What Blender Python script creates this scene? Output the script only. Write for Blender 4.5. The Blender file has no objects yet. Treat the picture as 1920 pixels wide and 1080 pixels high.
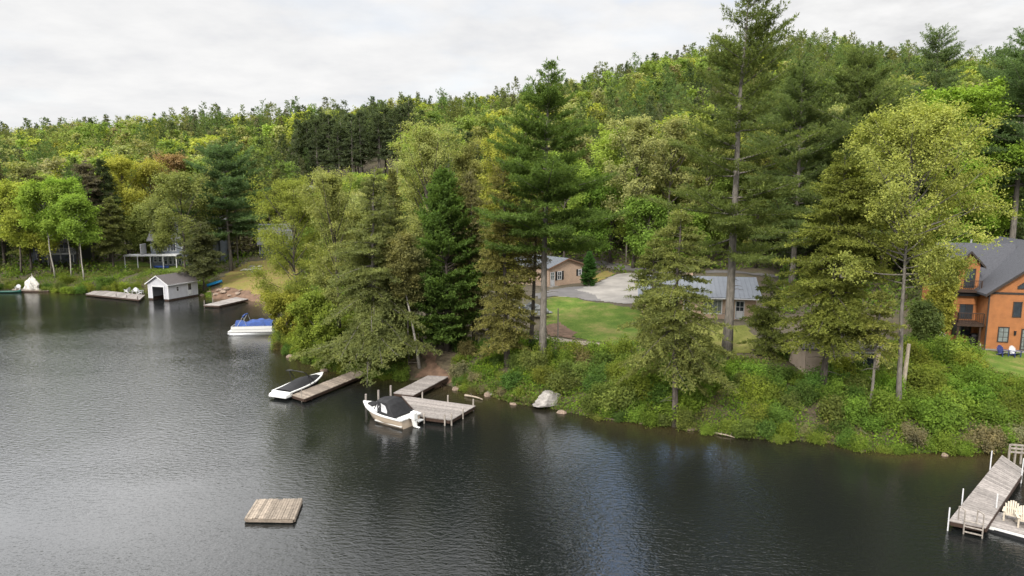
import bpy, math, random
import numpy as np
from mathutils import Vector
sc = bpy.context.scene
COL = sc.collection
PI = math.pi
R_ = math.radians
rng = np.random.default_rng(11)
random.seed(11)

# ------------------------------------------------------------------ camera model (photo pixels, 1920 wide)
FP, CX, CY, CAMZ, PITCH = 1280.0, 960.0, 540.0, 18.0, R_(8.2)
cp, sp = math.cos(PITCH), math.sin(PITCH)
def ray(px, py):
    u, v = (px - CX) / FP, (py - CY) / FP
    return np.array([u, cp - v * sp, -sp - v * cp])
def W(px, py, z=0.0):
    d = ray(px, py); t = (z - CAMZ) / d[2]
    return np.array([d[0] * t, d[1] * t, z])
def proj(x, y, z):
    dz = z - CAMZ
    f = y * cp - dz * sp; u = y * sp + dz * cp
    return CX + FP * x / f, CY - FP * u / f
def z_at(pos, py):
    d = ray(CX, py)
    return CAMZ + d[2] / d[1] * pos[1]

# ------------------------------------------------------------------ terrain
shore_px = [(-900, 520), (-500, 535), (-200, 543), (-60, 546), (20, 543), (95, 546), (130, 551), (170, 549), (262, 550), (300, 549), (372, 553), (400, 560),
            (440, 562), (500, 567), (545, 578), (556, 590), (540, 608), (522, 632), (524, 648), (548, 668), (590, 688), (640, 698), (700, 706),
            (770, 712), (835, 722), (880, 738), (940, 748), (1000, 762), (1060, 772), (1130, 782), (1200, 792), (1290, 806),
            (1370, 816), (1450, 822), (1530, 830), (1620, 842), (1700, 850), (1780, 853), (1860, 850), (1930, 846), (2050, 840), (2300, 815), (2700, 770)]
def _sub(pts):
    out = []
    for a, b in zip(pts[:-1], pts[1:]):
        n = max(1, int(np.hypot(*(b - a)) / 1.6))
        for i in range(n):
            out.append(a + (b - a) * i / n)
    out.append(pts[-1])
    return np.array(out)
SH = _sub([W(*p)[:2] for p in shore_px])
_n = np.zeros_like(SH); _n[1:-1] = SH[2:] - SH[:-2]
_l = np.maximum(np.hypot(_n[:, 0], _n[:, 1]), 1e-6)[:, None]
_nn = np.stack([-_n[:, 1], _n[:, 0]], 1) / _l
_k = np.arange(len(SH))
SH = SH + _nn * (0.32 * np.sin(_k * 1.7) + 0.25 * rng.standard_normal(len(SH)))[:, None] * (np.abs(SH[:, :1]) < 100)
LAND = np.vstack([SH, [[2500, 60], [2500, 3000], [-2500, 3000], [-2500, 130]]])

def inside(poly, x, y):
    r = np.zeros(x.shape, bool)
    n = len(poly)
    for i in range(n):
        x0, y0 = poly[i]; x1, y1 = poly[(i + 1) % n]
        if y0 == y1: continue
        c = ((y0 > y) != (y1 > y)) & (x < (x1 - x0) * (y - y0) / (y1 - y0) + x0)
        r ^= c
    return r
def sdist(x, y):
    x = np.asarray(x, float); y = np.asarray(y, float)
    d = np.full(x.shape, 1e9)
    for a, b in zip(SH[:-1], SH[1:]):
        e = b - a; L2 = e @ e
        if L2 < 1e-9: continue
        t = np.clip(((x - a[0]) * e[0] + (y - a[1]) * e[1]) / L2, 0, 1)
        d = np.minimum(d, np.hypot(x - a[0] - t * e[0], y - a[1] - t * e[1]))
    return np.where(inside(LAND, x, y), d, -d)

_rx = [-400, 0, 250, 500, 780, 900, 1000, 1100, 1200, 1300, 1500, 1700, 1920, 2300]
_ry = [228, 236, 222, 207, 184, 178, 160, 142, 112, 96, 82, 106, 116, 120]
_rd = [350, 350, 330, 310, 300, 305, 310, 320, 330, 335, 335, 330, 320, 320]
_bd = [150, 148, 145, 140, 122, 116, 112, 112, 112, 112, 108, 100, 96, 96]
def sstep(a, b, v):
    t = np.clip((v - a) / (b - a), 0, 1)
    return t * t * (3 - 2 * t)
def wob(x, y, s, k=0.0):
    return np.sin(x / s + k) * np.cos(y / s * 1.13 + k * 1.7) + 0.5 * np.sin(x / s * 2.1 + y / s * 1.7 + k)
def terrain_raw(x, y):
    d = sdist(x, y)
    ty = np.maximum(y, 20)
    px = CX + FP * x / (ty * 1.02)
    low = 1.75 * (1 - np.exp(-np.maximum(d, 0) / 2.2)) + 0.062 * np.minimum(np.maximum(d, 0), 60)
    low += 0.10 * wob(x, y, 2.3) * sstep(0.5, 3, d) + 0.22 * wob(x, y, 9.0, 1.0) * sstep(2, 12, d)
    D = np.interp(px, _rx, _rd); B = np.interp(px, _rx, _bd)
    Hr = CAMZ + (355.6 - np.interp(px, _rx, _ry)) * D / FP - 15.0
    t = (y - B) / (D - B)
    s = np.where(t < 1, 0.55 * np.clip(t, 0, 1) + 0.45 * sstep(0, 1, t), 1.0) - 0.25 * np.clip(t - 1, 0, 2.5)
    low0 = 1.75 + 0.062 * np.clip(d, 0, 60)
    hill = (Hr - low0) * np.where(t > 0, s, 0)
    hill += np.where(t > 0, 1.2 * wob(x, y, 22, 2.0) * sstep(0, 0.3, t), 0)
    bed = -3.0 * (1 - np.exp(-np.maximum(-d, 0) / 3.5)) - 0.06
    return np.where(d > 0, low + hill - 0.02, bed)
def axis(lo, hi, step, far, g=1.18):
    core = list(np.arange(lo, hi + 1e-6, step)); s = step
    up = core[-1]
    while up < far: s *= g; up += s; core.append(up)
    s = step; dn = core[0]
    while dn > -far: s *= g; dn -= s; core.insert(0, dn)
    return np.array(core)
GX = axis(-112, 104, 1.0, 2400); GY = axis(26, 190, 1.0, 2600)
GY = GY[GY > -80]
_X, _Y = np.meshgrid(GX, GY, indexing='ij')
GZ = terrain_raw(_X.ravel(), _Y.ravel()).reshape(_X.shape)
# level pads under the houses and the drive
def T(x, y):
    x = np.asarray(x, float); y = np.asarray(y, float)
    i = np.clip(np.searchsorted(GX, x) - 1, 0, len(GX) - 2); j = np.clip(np.searchsorted(GY, y) - 1, 0, len(GY) - 2)
    u = (x - GX[i]) / (GX[i + 1] - GX[i]); v = (y - GY[j]) / (GY[j + 1] - GY[j])
    return GZ[i, j] * (1 - u) * (1 - v) + GZ[i + 1, j] * u * (1 - v) + GZ[i, j + 1] * (1 - u) * v + GZ[i + 1, j + 1] * u * v
def G(px, py):
    d = ray(px, py); ts = np.arange(28, 500, 0.1)
    P = d[None] * (ts / d[1])[:, None]
    z = CAMZ + P[:, 2]
    h = np.nonzero(z < T(P[:, 0], P[:, 1]))[0]
    k = h[0] if len(h) else -1
    return np.array([P[k, 0], P[k, 1], float(T(P[k, 0], P[k, 1]))])

# ------------------------------------------------------------------ materials
MATS = {}
HARD = 0.72
def new_mat(name):
    m = bpy.data.materials.new(name); m.use_nodes = True
    nt = m.node_tree; nt.nodes.clear()
    out = nt.nodes.new('ShaderNodeOutputMaterial')
    MATS[name] = m
    return m, nt, out
def N(nt, t, **kw):
    n = nt.nodes.new(t)
    for k, v in kw.items():
        if k in ('op',): n.operation = v
        elif k == 'blend': n.blend_type = v
        else: n.inputs[k].default_value = v
    return n
def math_(nt, op, a, b=None, clamp=False):
    n = nt.nodes.new('ShaderNodeMath'); n.operation = op; n.use_clamp = clamp
    for i, v in enumerate((a, b)):
        if v is None: continue
        if hasattr(v, 'default_value') or hasattr(v, 'is_linked'): nt.links.new(v, n.inputs[i])
        else: n.inputs[i].default_value = v
    return n.outputs[0]
def mixc(nt, f, a, b, blend='MIX'):
    n = nt.nodes.new('ShaderNodeMix'); n.data_type = 'RGBA'; n.blend_type = blend
    for s, v in ((0, f), (6, a), (7, b)):
        if hasattr(v, 'is_linked'): nt.links.new(v, n.inputs[s])
        elif isinstance(v, (int, float)): n.inputs[s].default_value = v
        else: n.inputs[s].default_value = (*v[:3], 1)
    return n.outputs[2]
def ramp(nt, f, stops):
    n = nt.nodes.new('ShaderNodeValToRGB')
    while len(n.color_ramp.elements) < len(stops): n.color_ramp.elements.new(0.5)
    for e, (p, c) in zip(n.color_ramp.elements, stops):
        e.position = p; e.color = (*c, 1) if len(c) == 3 else c
    nt.links.new(f, n.inputs[0])
    return n.outputs[0]
def noise(nt, vec, scale, detail=3, rough=0.55):
    n = nt.nodes.new('ShaderNodeTexNoise'); n.inputs['Scale'].default_value = scale
    n.inputs['Detail'].default_value = detail; n.inputs['Roughness'].default_value = rough
    if vec is not None: nt.links.new(vec, n.inputs['Vector'])
    return n.outputs['Fac']
def coords(nt, kind='Object', scale=None):
    tc = nt.nodes.new('ShaderNodeTexCoord'); o = tc.outputs[kind]
    if scale:
        mp = nt.nodes.new('ShaderNodeMapping'); mp.inputs['Scale'].default_value = scale
        nt.links.new(o, mp.inputs['Vector']); o = mp.outputs[0]
    return o
def surf(name, col, rough=0.7, var=0.25, scale=3.0, col2=None, bump=0.0, bscale=20, stretch=None, island=0.0, spec=0.3, metal=0.0, wpos=False):
    if name in MATS: return MATS[name]
    col = tuple(c * HARD for c in col); col2 = tuple(c * HARD for c in col2) if col2 else None
    m, nt, out = new_mat(name)
    v = nt.nodes.new('ShaderNodeNewGeometry').outputs['Position'] if wpos else coords(nt, 'Object', stretch)
    f = noise(nt, v, scale, 4)
    c2 = col2 or tuple(c * (1 - var) for c in col)
    c1 = tuple(min(1, c * (1 + var * 0.6)) for c in col)
    c = ramp(nt, f, [(0.3, c2), (0.7, c1)])
    if island:
        g = nt.nodes.new('ShaderNodeNewGeometry')
        k = math_(nt, 'MULTIPLY_ADD', g.outputs['Random Per Island'], island * 2)
        nt.nodes[-1].inputs[2].default_value = 1 - island
        comb = nt.nodes.new('ShaderNodeCombineXYZ')
        for i in range(3): nt.links.new(k, comb.inputs[i])
        c = mixc(nt, 1.0, c, comb.outputs[0], 'MULTIPLY')
    b = nt.nodes.new('ShaderNodeBsdfPrincipled')
    nt.links.new(c, b.inputs['Base Color'])
    b.inputs['Roughness'].default_value = rough; b.inputs['Specular IOR Level'].default_value = spec; b.inputs['Metallic'].default_value = metal
    if bump:
        bn = nt.nodes.new('ShaderNodeBump'); bn.inputs['Strength'].default_value = bump; bn.inputs['Distance'].default_value = 0.05
        nt.links.new(noise(nt, v, bscale, 4), bn.inputs['Height']); nt.links.new(bn.outputs[0], b.inputs['Normal'])
    nt.links.new(b.outputs[0], out.inputs[0])
    return m
def foliage(name, attr=False, transl=0.42):
    m, nt, out = new_mat(name)
    if attr:
        a = nt.nodes.new('ShaderNodeAttribute'); a.attribute_name = 'tint'; base = a.outputs['Color']
    else:
        oi = nt.nodes.new('ShaderNodeObjectInfo'); base = oi.outputs['Color']
    g = nt.nodes.new('ShaderNodeNewGeometry')
    v = g.outputs['Position']
    f1 = noise(nt, v, 0.9, 2)
    c = mixc(nt, ramp(nt, f1, [(0.35, (0, 0, 0)), (0.68, (1, 1, 1))]), mixc(nt, 1.0, base, (0.74, 0.78, 0.80), 'MULTIPLY'), mixc(nt, 1.0, base, (1.20, 1.20, 1.10), 'MULTIPLY'))
    k = ramp(nt, g.outputs['Random Per Island'], [(0.0, (0.78, 0.80, 0.80)), (0.5, (0.99, 1.0, 0.97)), (0.85, (1.14, 1.12, 1.0)), (1.0, (1.34, 1.26, 1.12))])
    c = mixc(nt, 1.0, c, k, 'MULTIPLY')
    d = nt.nodes.new('ShaderNodeBsdfDiffuse'); nt.links.new(c, d.inputs[0])
    t = nt.nodes.new('ShaderNodeBsdfTranslucent'); nt.links.new(mixc(nt, 1.0, c, (1.1, 1.15, 0.6), 'MULTIPLY'), t.inputs[0])
    mx = nt.nodes.new('ShaderNodeMixShader'); mx.inputs[0].default_value = transl
    nt.links.new(d.outputs[0], mx.inputs[1]); nt.links.new(t.outputs[0], mx.inputs[2])
    nt.links.new(mx.outputs[0], out.inputs[0])
    return m
LEAF = foliage('leaf'); LEAF_A = foliage('leaf_mass', True)
BARK = surf('bark', (0.125, 0.105, 0.088), 0.9, 0.5, 2.5, bump=0.6, bscale=9, stretch=(3, 3, 0.6))
BARKG = surf('bark_grey', (0.20, 0.18, 0.155), 0.9, 0.45, 2.5, bump=0.5, bscale=9, stretch=(3, 3, 0.7))
BIRCH = surf('bark_birch', (0.52, 0.49, 0.44), 0.8, 0.2, 4, col2=(0.16, 0.14, 0.12), stretch=(2, 2, 5))
GREYWOOD = surf('weathered_planks', (0.30, 0.27, 0.25), 0.85, 0.3, 6, island=0.22, stretch=(1, 1, 1), bump=0.3, bscale=30)
OLDWOOD = surf('old_brown_planks', (0.25, 0.205, 0.165), 0.85, 0.35, 5, island=0.3, bump=0.3, bscale=30)
POSTWOOD = surf('post_wood', (0.36, 0.32, 0.28), 0.85, 0.35, 8, stretch=(1, 1, 0.3))
DARKWOOD = surf('dark_wood', (0.055, 0.032, 0.022), 0.7, 0.3, 5)
WHITEP = surf('white_paint', (0.66, 0.66, 0.67), 0.45, 0.06, 3)
GREL = surf('white_gelcoat', (0.78, 0.78, 0.76), 0.22, 0.04, 2, spec=0.5)
TANHULL = surf('beige_gelcoat', (0.58, 0.47, 0.36), 0.25, 0.05, 2, spec=0.5)
CREAM = surf('cream_plastic', (0.56, 0.49, 0.39), 0.5, 0.1, 8)
BLACKC = surf('black_canvas', (0.018, 0.018, 0.02), 0.75, 0.4, 4, bump=0.4, bscale=6)
BLUEC = surf('blue_canvas', (0.03, 0.075, 0.27), 0.7, 0.35, 2.5, bump=0.6, bscale=4)
BLUEPL = surf('blue_plastic', (0.01, 0.26, 0.55), 0.35, 0.12, 3)
VINYL = surf('clear_vinyl', (0.55, 0.55, 0.56), 0.12, 0.3, 4, spec=0.6)
ALU = surf('aluminium', (0.62, 0.63, 0.64), 0.35, 0.08, 4, metal=0.6)
DARKPL = surf('black_plastic', (0.02, 0.02, 0.022), 0.45, 0.2, 4)
GLASS = surf('window_glass', (0.035, 0.045, 0.055), 0.08, 0.4, 1.5, spec=0.7)
GLASSL = surf('pale_glass', (0.22, 0.25, 0.24), 0.12, 0.3, 3, spec=0.6)
ROCK = surf('granite', (0.36, 0.335, 0.31), 0.9, 0.45, 2.2, bump=0.8, bscale=5, island=0.15)
ROCKB = surf('brown_rock', (0.22, 0.165, 0.125), 0.9, 0.45, 2.5, bump=0.8, bscale=5, island=0.3)
ROOFD = surf('dark_shingles', (0.075, 0.077, 0.088), 0.85, 0.25, 9, bump=0.5, bscale=14)
ROOFB = surf('brown_shingles', (0.105, 0.092, 0.09), 0.85, 0.25, 8, bump=0.5, bscale=14)
ROOFM = surf('grey_metal_roof', (0.135, 0.147, 0.168), 0.5, 0.10, 1.2, spec=0.35)
ROOFP = surf('grey_roof', (0.15, 0.15, 0.16), 0.7, 0.12, 1.5)
CONC = surf('concrete', (0.285, 0.265, 0.24), 0.9, 0.24, 0.6, bump=0.2, bscale=30)
ASPH = surf('asphalt', (0.16, 0.15, 0.145), 0.9, 0.2, 0.6, bump=0.2, bscale=40)
STRIP = surf('gravel_strip', (0.30, 0.26, 0.205), 0.95, 0.25, 1.2, bump=0.4, bscale=30)
def siding(name, col, pitch=0.16, axis_='Z', var=0.12, depth=0.35):
    col = tuple(c * .8 for c in col)
    m, nt, out = new_mat(name)
    v = coords(nt)
    w = nt.nodes.new('ShaderNodeTexWave'); w.bands_direction = axis_; w.wave_profile = 'SAW'
    w.inputs['Scale'].default_value = 2 * PI / (20 * pitch); nt.links.new(v, w.inputs[0])
    f = noise(nt, v, 1.4, 3)
    c = ramp(nt, f, [(0.3, tuple(x * (1 - var) for x in col)), (0.7, tuple(x * (1 + var * .6) for x in col))])
    b = nt.nodes.new('ShaderNodeBsdfPrincipled'); nt.links.new(c, b.inputs[0]); b.inputs['Roughness'].default_value = 0.7
    bn = nt.nodes.new('ShaderNodeBump'); bn.inputs['Strength'].default_value = depth; bn.inputs['Distance'].default_value = 0.03
    nt.links.new(w.outputs['Fac'], bn.inputs['Height']); nt.links.new(bn.outputs[0], b.inputs['Normal'])
    nt.links.new(b.outputs[0], out.inputs[0])
    return m
SIDW = siding('white_clapboard', (0.47, 0.47, 0.50))
SIDO = siding('orange_log_siding', (0.36, 0.138, 0.044), 0.2, var=0.2)
SIDG = siding('grey_clapboard', (0.135, 0.155, 0.185))
SIDB = siding('slate_blue_clapboard', (0.07, 0.10, 0.17))
SIDT = siding('tan_board', (0.60, 0.47, 0.38), 0.25, 'X')
def brickmat(name, col):
    col = tuple(c * .85 for c in col)
    m, nt, out = new_mat(name)
    v = coords(nt); br = nt.nodes.new('ShaderNodeTexBrick')
    br.inputs['Color1'].default_value = (*col, 1); br.inputs['Color2'].default_value = (*[c * 0.78 for c in col], 1)
    br.inputs['Mortar'].default_value = (0.42, 0.36, 0.30, 1); br.inputs['Scale'].default_value = 1.0
    br.inputs['Brick Width'].default_value = 0.22; br.inputs['Row Height'].default_value = 0.075; br.inputs['Mortar Size'].default_value = 0.012
    sx = nt.nodes.new('ShaderNodeSeparateXYZ'); nt.links.new(v, sx.inputs[0])
    cb = nt.nodes.new('ShaderNodeCombineXYZ'); nt.links.new(math_(nt, 'ADD', sx.outputs[0], sx.outputs[1]), cb.inputs[0]); nt.links.new(sx.outputs[2], cb.inputs[1])
    nt.links.new(cb.outputs[0], br.inputs['Vector'])
    f = noise(nt, v, 0.8, 3)
    c = mixc(nt, 1.0, br.outputs['Color'], ramp(nt, f, [(0.3, (0.85, 0.85, 0.85)), (0.7, (1.1, 1.08, 1.05))]), 'MULTIPLY')
    b = nt.nodes.new('ShaderNodeBsdfPrincipled'); nt.links.new(c, b.inputs[0]); b.inputs['Roughness'].default_value = 0.9
    nt.links.new(b.outputs[0], out.inputs[0])
    return m
BRICK = brickmat('tan_brick', (0.45, 0.285, 0.19))
def groundmat():
    m, nt, out = new_mat('forest_floor')
    v = nt.nodes.new('ShaderNodeNewGeometry').outputs['Position']
    f = noise(nt, v, 0.35, 5, 0.65); f2 = noise(nt, v, 3.0, 4, 0.7)
    c = ramp(nt, f, [(0.25, (0.040, 0.042, 0.014)), (0.5, (0.070, 0.054, 0.033)), (0.75, (0.052, 0.062, 0.020))])
    c = mixc(nt, 1.0, c, ramp(nt, f2, [(0.3, (0.6, 0.6, 0.6)), (0.7, (1.25, 1.2, 1.15))]), 'MULTIPLY')
    b = nt.nodes.new('ShaderNodeBsdfPrincipled'); nt.links.new(c, b.inputs[0]); b.inputs['Roughness'].default_value = 0.95
    bn = nt.nodes.new('ShaderNodeBump'); bn.inputs['Strength'].default_value = 0.7; bn.inputs['Distance'].default_value = 0.1
    nt.links.new(f2, bn.inputs['Height']); nt.links.new(bn.outputs[0], b.inputs['Normal'])
    nt.links.new(b.outputs[0], out.inputs[0])
    return m
def lawnmat(name, a, b_, c_):
    m, nt, out = new_mat(name)
    v = nt.nodes.new('ShaderNodeNewGeometry').outputs['Position']
    f = noise(nt, v, 0.45, 5, 0.6); f2 = noise(nt, v, 5.0, 3, 0.7)
    c = ramp(nt, f, [(0.32, a), (0.5, b_), (0.7, c_)])
    c = mixc(nt, 1.0, c, ramp(nt, f2, [(0.3, (0.72, 0.74, 0.7)), (0.7, (1.2, 1.18, 1.1))]), 'MULTIPLY')
    b = nt.nodes.new('ShaderNodeBsdfPrincipled'); nt.links.new(c, b.inputs[0]); b.inputs['Roughness'].default_value = 0.95; b.inputs['Specular IOR Level'].default_value = 0.1
    bn = nt.nodes.new('ShaderNodeBump'); bn.inputs['Strength'].default_value = 0.8; bn.inputs['Distance'].default_value = 0.06
    nt.links.new(f2, bn.inputs['Height']); nt.links.new(bn.outputs[0], b.inputs['Normal'])
    nt.links.new(b.outputs[0], out.inputs[0])
    return m
def watermat():
    m, nt, out = new_mat('lake_water')
    v = nt.nodes.new('ShaderNodeNewGeometry').outputs['Position']
    def mapped(s, rot=0.0):
        mp = nt.nodes.new('ShaderNodeMapping'); mp.inputs['Scale'].default_value = s; mp.inputs['Rotation'].default_value = (0, 0, rot)
        nt.links.new(v, mp.inputs['Vector']); return mp.outputs[0]
    a = nt.nodes.new('ShaderNodeAttribute'); a.attribute_name = 'shallow'
    base = mixc(nt, a.outputs['Fac'], (0.0065, 0.0075, 0.0075), (0.040, 0.031, 0.012))
    b = nt.nodes.new('ShaderNodeBsdfPrincipled'); nt.links.new(base, b.inputs[0])
    b.inputs['Roughness'].default_value = 0.06; b.inputs['IOR'].default_value = 1.46
    h1 = noise(nt, mapped((0.8, 1.7, 1), 0.25), 2.6, 2, 0.5)
    h2 = noise(nt, mapped((1.0, 1.5, 1), -0.35), 7.0, 2, 0.5)
    patch = ramp(nt, noise(nt, mapped((0.6, 1, 1), 0.1), 0.045, 3), [(0.36, (0.25, 0.25, 0.25)), (0.62, (1.1, 1.1, 1.1))])
    h = math_(nt, 'ADD', h1, math_(nt, 'MULTIPLY', h2, 0.42))
    calm = math_(nt, 'SUBTRACT', 1.0, math_(nt, 'MULTIPLY', a.outputs['Fac'], 0.78))
    h = math_(nt, 'MULTIPLY', h, math_(nt, 'MULTIPLY', patch, calm))
    bn = nt.nodes.new('ShaderNodeBump'); bn.inputs['Strength'].default_value = 1.0; bn.inputs['Distance'].default_value = WAVE
    nt.links.new(h, bn.inputs['Height']); nt.links.new(bn.outputs[0], b.inputs['Normal'])
    nt.links.new(b.outputs[0], out.inputs[0])
    return m
WAVE = 0.041

# ------------------------------------------------------------------ object helpers
def mesh_np(name, V, F, mat, smooth=False, tint=None):
    V = np.asarray(V, np.float32); F = np.asarray(F, np.int32)
    me = bpy.data.meshes.new(name)
    n, k = F.shape
    me.vertices.add(len(V)); me.vertices.foreach_set('co', V.ravel())
    me.loops.add(n * k); me.loops.foreach_set('vertex_index', F.ravel())
    me.polygons.add(n); me.polygons.foreach_set('loop_start', np.arange(0, n * k, k, dtype=np.int32))
    me.polygons.foreach_set('loop_total', np.full(n, k, np.int32))
    if smooth: me.polygons.foreach_set('use_smooth', np.ones(n, bool))
    if tint is not None:
        a = me.color_attributes.new('tint', 'FLOAT_COLOR', 'POINT')
        a.data.foreach_set('color', np.hstack([tint, np.ones((len(tint), 1))]).astype(np.float32).ravel())
    me.update(calc_edges=True)
    me.materials.append(mat)
    return me
def link(name, me, parent=None):
    o = bpy.data.objects.new(name, me); COL.objects.link(o)
    if parent is not None: o.parent = parent
    return o
def tag(o, label=None, cat=None, group=None, kind=None):
    if label: o['label'] = label
    if cat: o['category'] = cat
    if group: o['group'] = group
    if kind: o['kind'] = kind
    return o
def thing(name, label, cat, loc=(0, 0, 0), rotz=0.0, group=None, scale=None):
    o = bpy.data.objects.new(name, None); COL.objects.link(o)
    o.empty_display_size = 0.3
    o.location = [float(c) for c in loc]; o.rotation_euler = (0, 0, rotz)
    if scale: o.scale = scale
    return tag(o, label, cat, group)
class MB:
    def __init__(s): s.v = []; s.f = []
    def poly(s, pts, faces):
        n = len(s.v); s.v += [tuple(map(float, p)) for p in pts]; s.f += [tuple(i + n for i in f) for f in faces]; return s
    def box(s, x0, x1, y0, y1, z0, z1):
        return s.poly([(x0, y0, z0), (x1, y0, z0), (x1, y1, z0), (x0, y1, z0), (x0, y0, z1), (x1, y0, z1), (x1, y1, z1), (x0, y1, z1)],
                      [(0, 3, 2, 1), (4, 5, 6, 7), (0, 1, 5, 4), (1, 2, 6, 5), (2, 3, 7, 6), (3, 0, 4, 7)])
    def hexa(s, b, t):
        return s.poly(list(b) + list(t), [(0, 3, 2, 1), (4, 5, 6, 7), (0, 1, 5, 4), (1, 2, 6, 5), (2, 3, 7, 6), (3, 0, 4, 7)])
    def tube(s, pts, rad, n=8, cap=True):
        pts = [Vector(p) for p in pts]
        rad = list(rad) if hasattr(rad, '__len__') else [rad] * len(pts)
        b = len(s.v); up = Vector((0, 0, 1))
        for i, p in enumerate(pts):
            t = (pts[min(i + 1, len(pts) - 1)] - pts[max(i - 1, 0)])
            t = t.normalized() if t.length > 1e-9 else Vector((0, 0, 1))
            a = t.cross(up if abs(t.z) < 0.9 else Vector((1, 0, 0))).normalized(); c = t.cross(a)
            for k in range(n):
                q = p + (a * math.cos(2 * PI * k / n) + c * math.sin(2 * PI * k / n)) * rad[i]
                s.v.append(tuple(q))
        for i in range(len(pts) - 1):
            for k in range(n):
                s.f.append((b + i * n + k, b + i * n + (k + 1) % n, b + (i + 1) * n + (k + 1) % n, b + (i + 1) * n + k))
        if cap:
            s.f.append(tuple(b + k for k in range(n))[::-1]); s.f.append(tuple(b + (len(pts) - 1) * n + k for k in range(n)))
        return s
    def bar(s, p, q, w, h=None):
        """a square bar from p to q"""
        p = Vector(p); q = Vector(q); h = h or w
        t = (q - p).normalized(); up = Vector((0, 0, 1)) if abs(t.z) < 0.95 else Vector((0, 1, 0))
        a = t.cross(up).normalized() * w / 2; c = a.cross(t).normalized() * h / 2
        return s.hexa([p - a - c, p + a - c, p + a + c, p - a + c], [q - a - c, q + a - c, q + a + c, q - a + c])
    def grid(s, P, closed_u=False):
        """P: rows x cols of points"""
        b = len(s.v); r = len(P); c = len(P[0])
        for row in P: s.v += [tuple(map(float, p)) for p in row]
        for i in range(r - 1):
            for j in range(c - (0 if closed_u else 1)):
                s.f.append((b + i * c + j, b + i * c + (j + 1) % c, b + (i + 1) * c + (j + 1) % c, b + (i + 1) * c + j))
        return s
    def build(s, name, mat, parent=None, smooth=False, bevel=0.0):
        me = bpy.data.meshes.new(name); me.from_pydata(s.v, [], s.f); me.update()
        if smooth: me.polygons.foreach_set('use_smooth', np.ones(len(me.polygons), bool))
        me.materials.append(mat)
        o = link(name, me, parent)
        if bevel:
            b = o.modifiers.new('edge', 'BEVEL'); b.width = bevel; b.segments = 2; b.limit_method = 'ANGLE'
        return o

# ------------------------------------------------------------------ plants
def unit(v): return v / np.maximum(np.linalg.norm(v, axis=-1, keepdims=True), 1e-9)
def rhombs(P, D, L, Wd, r, nrm=None):
    """leaf or needle spray faces: centre P, long axis D, half length L, half width Wd"""
    D = unit(D)
    if nrm is None: nrm = unit(r.standard_normal(P.shape))
    S = unit(np.cross(D, nrm))
    L = np.broadcast_to(np.asarray(L), (len(P),))[:, None]; Wd = np.broadcast_to(np.asarray(Wd), (len(P),))[:, None]
    k = r.uniform(-0.35, 0.35, (len(P), 1))
    V = np.stack([P - D * L, P + S * Wd + D * L * k, P + D * L, P - S * Wd + D * L * k], 1).reshape(-1, 3)
    F = np.arange(len(P) * 4).reshape(-1, 4)
    return V, F
def trunk_pts(h, lean, r, wig=0.015, n=9):
    t = np.linspace(0, 1, n)
    wx = np.cumsum(r.normal(0, wig * h / n * 2, n)); wy = np.cumsum(r.normal(0, wig * h / n * 2, n)); wx -= wx[0]; wy -= wy[0]
    return np.stack([lean[0] * t + wx, lean[1] * t + wy, h * t], 1), t
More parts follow.
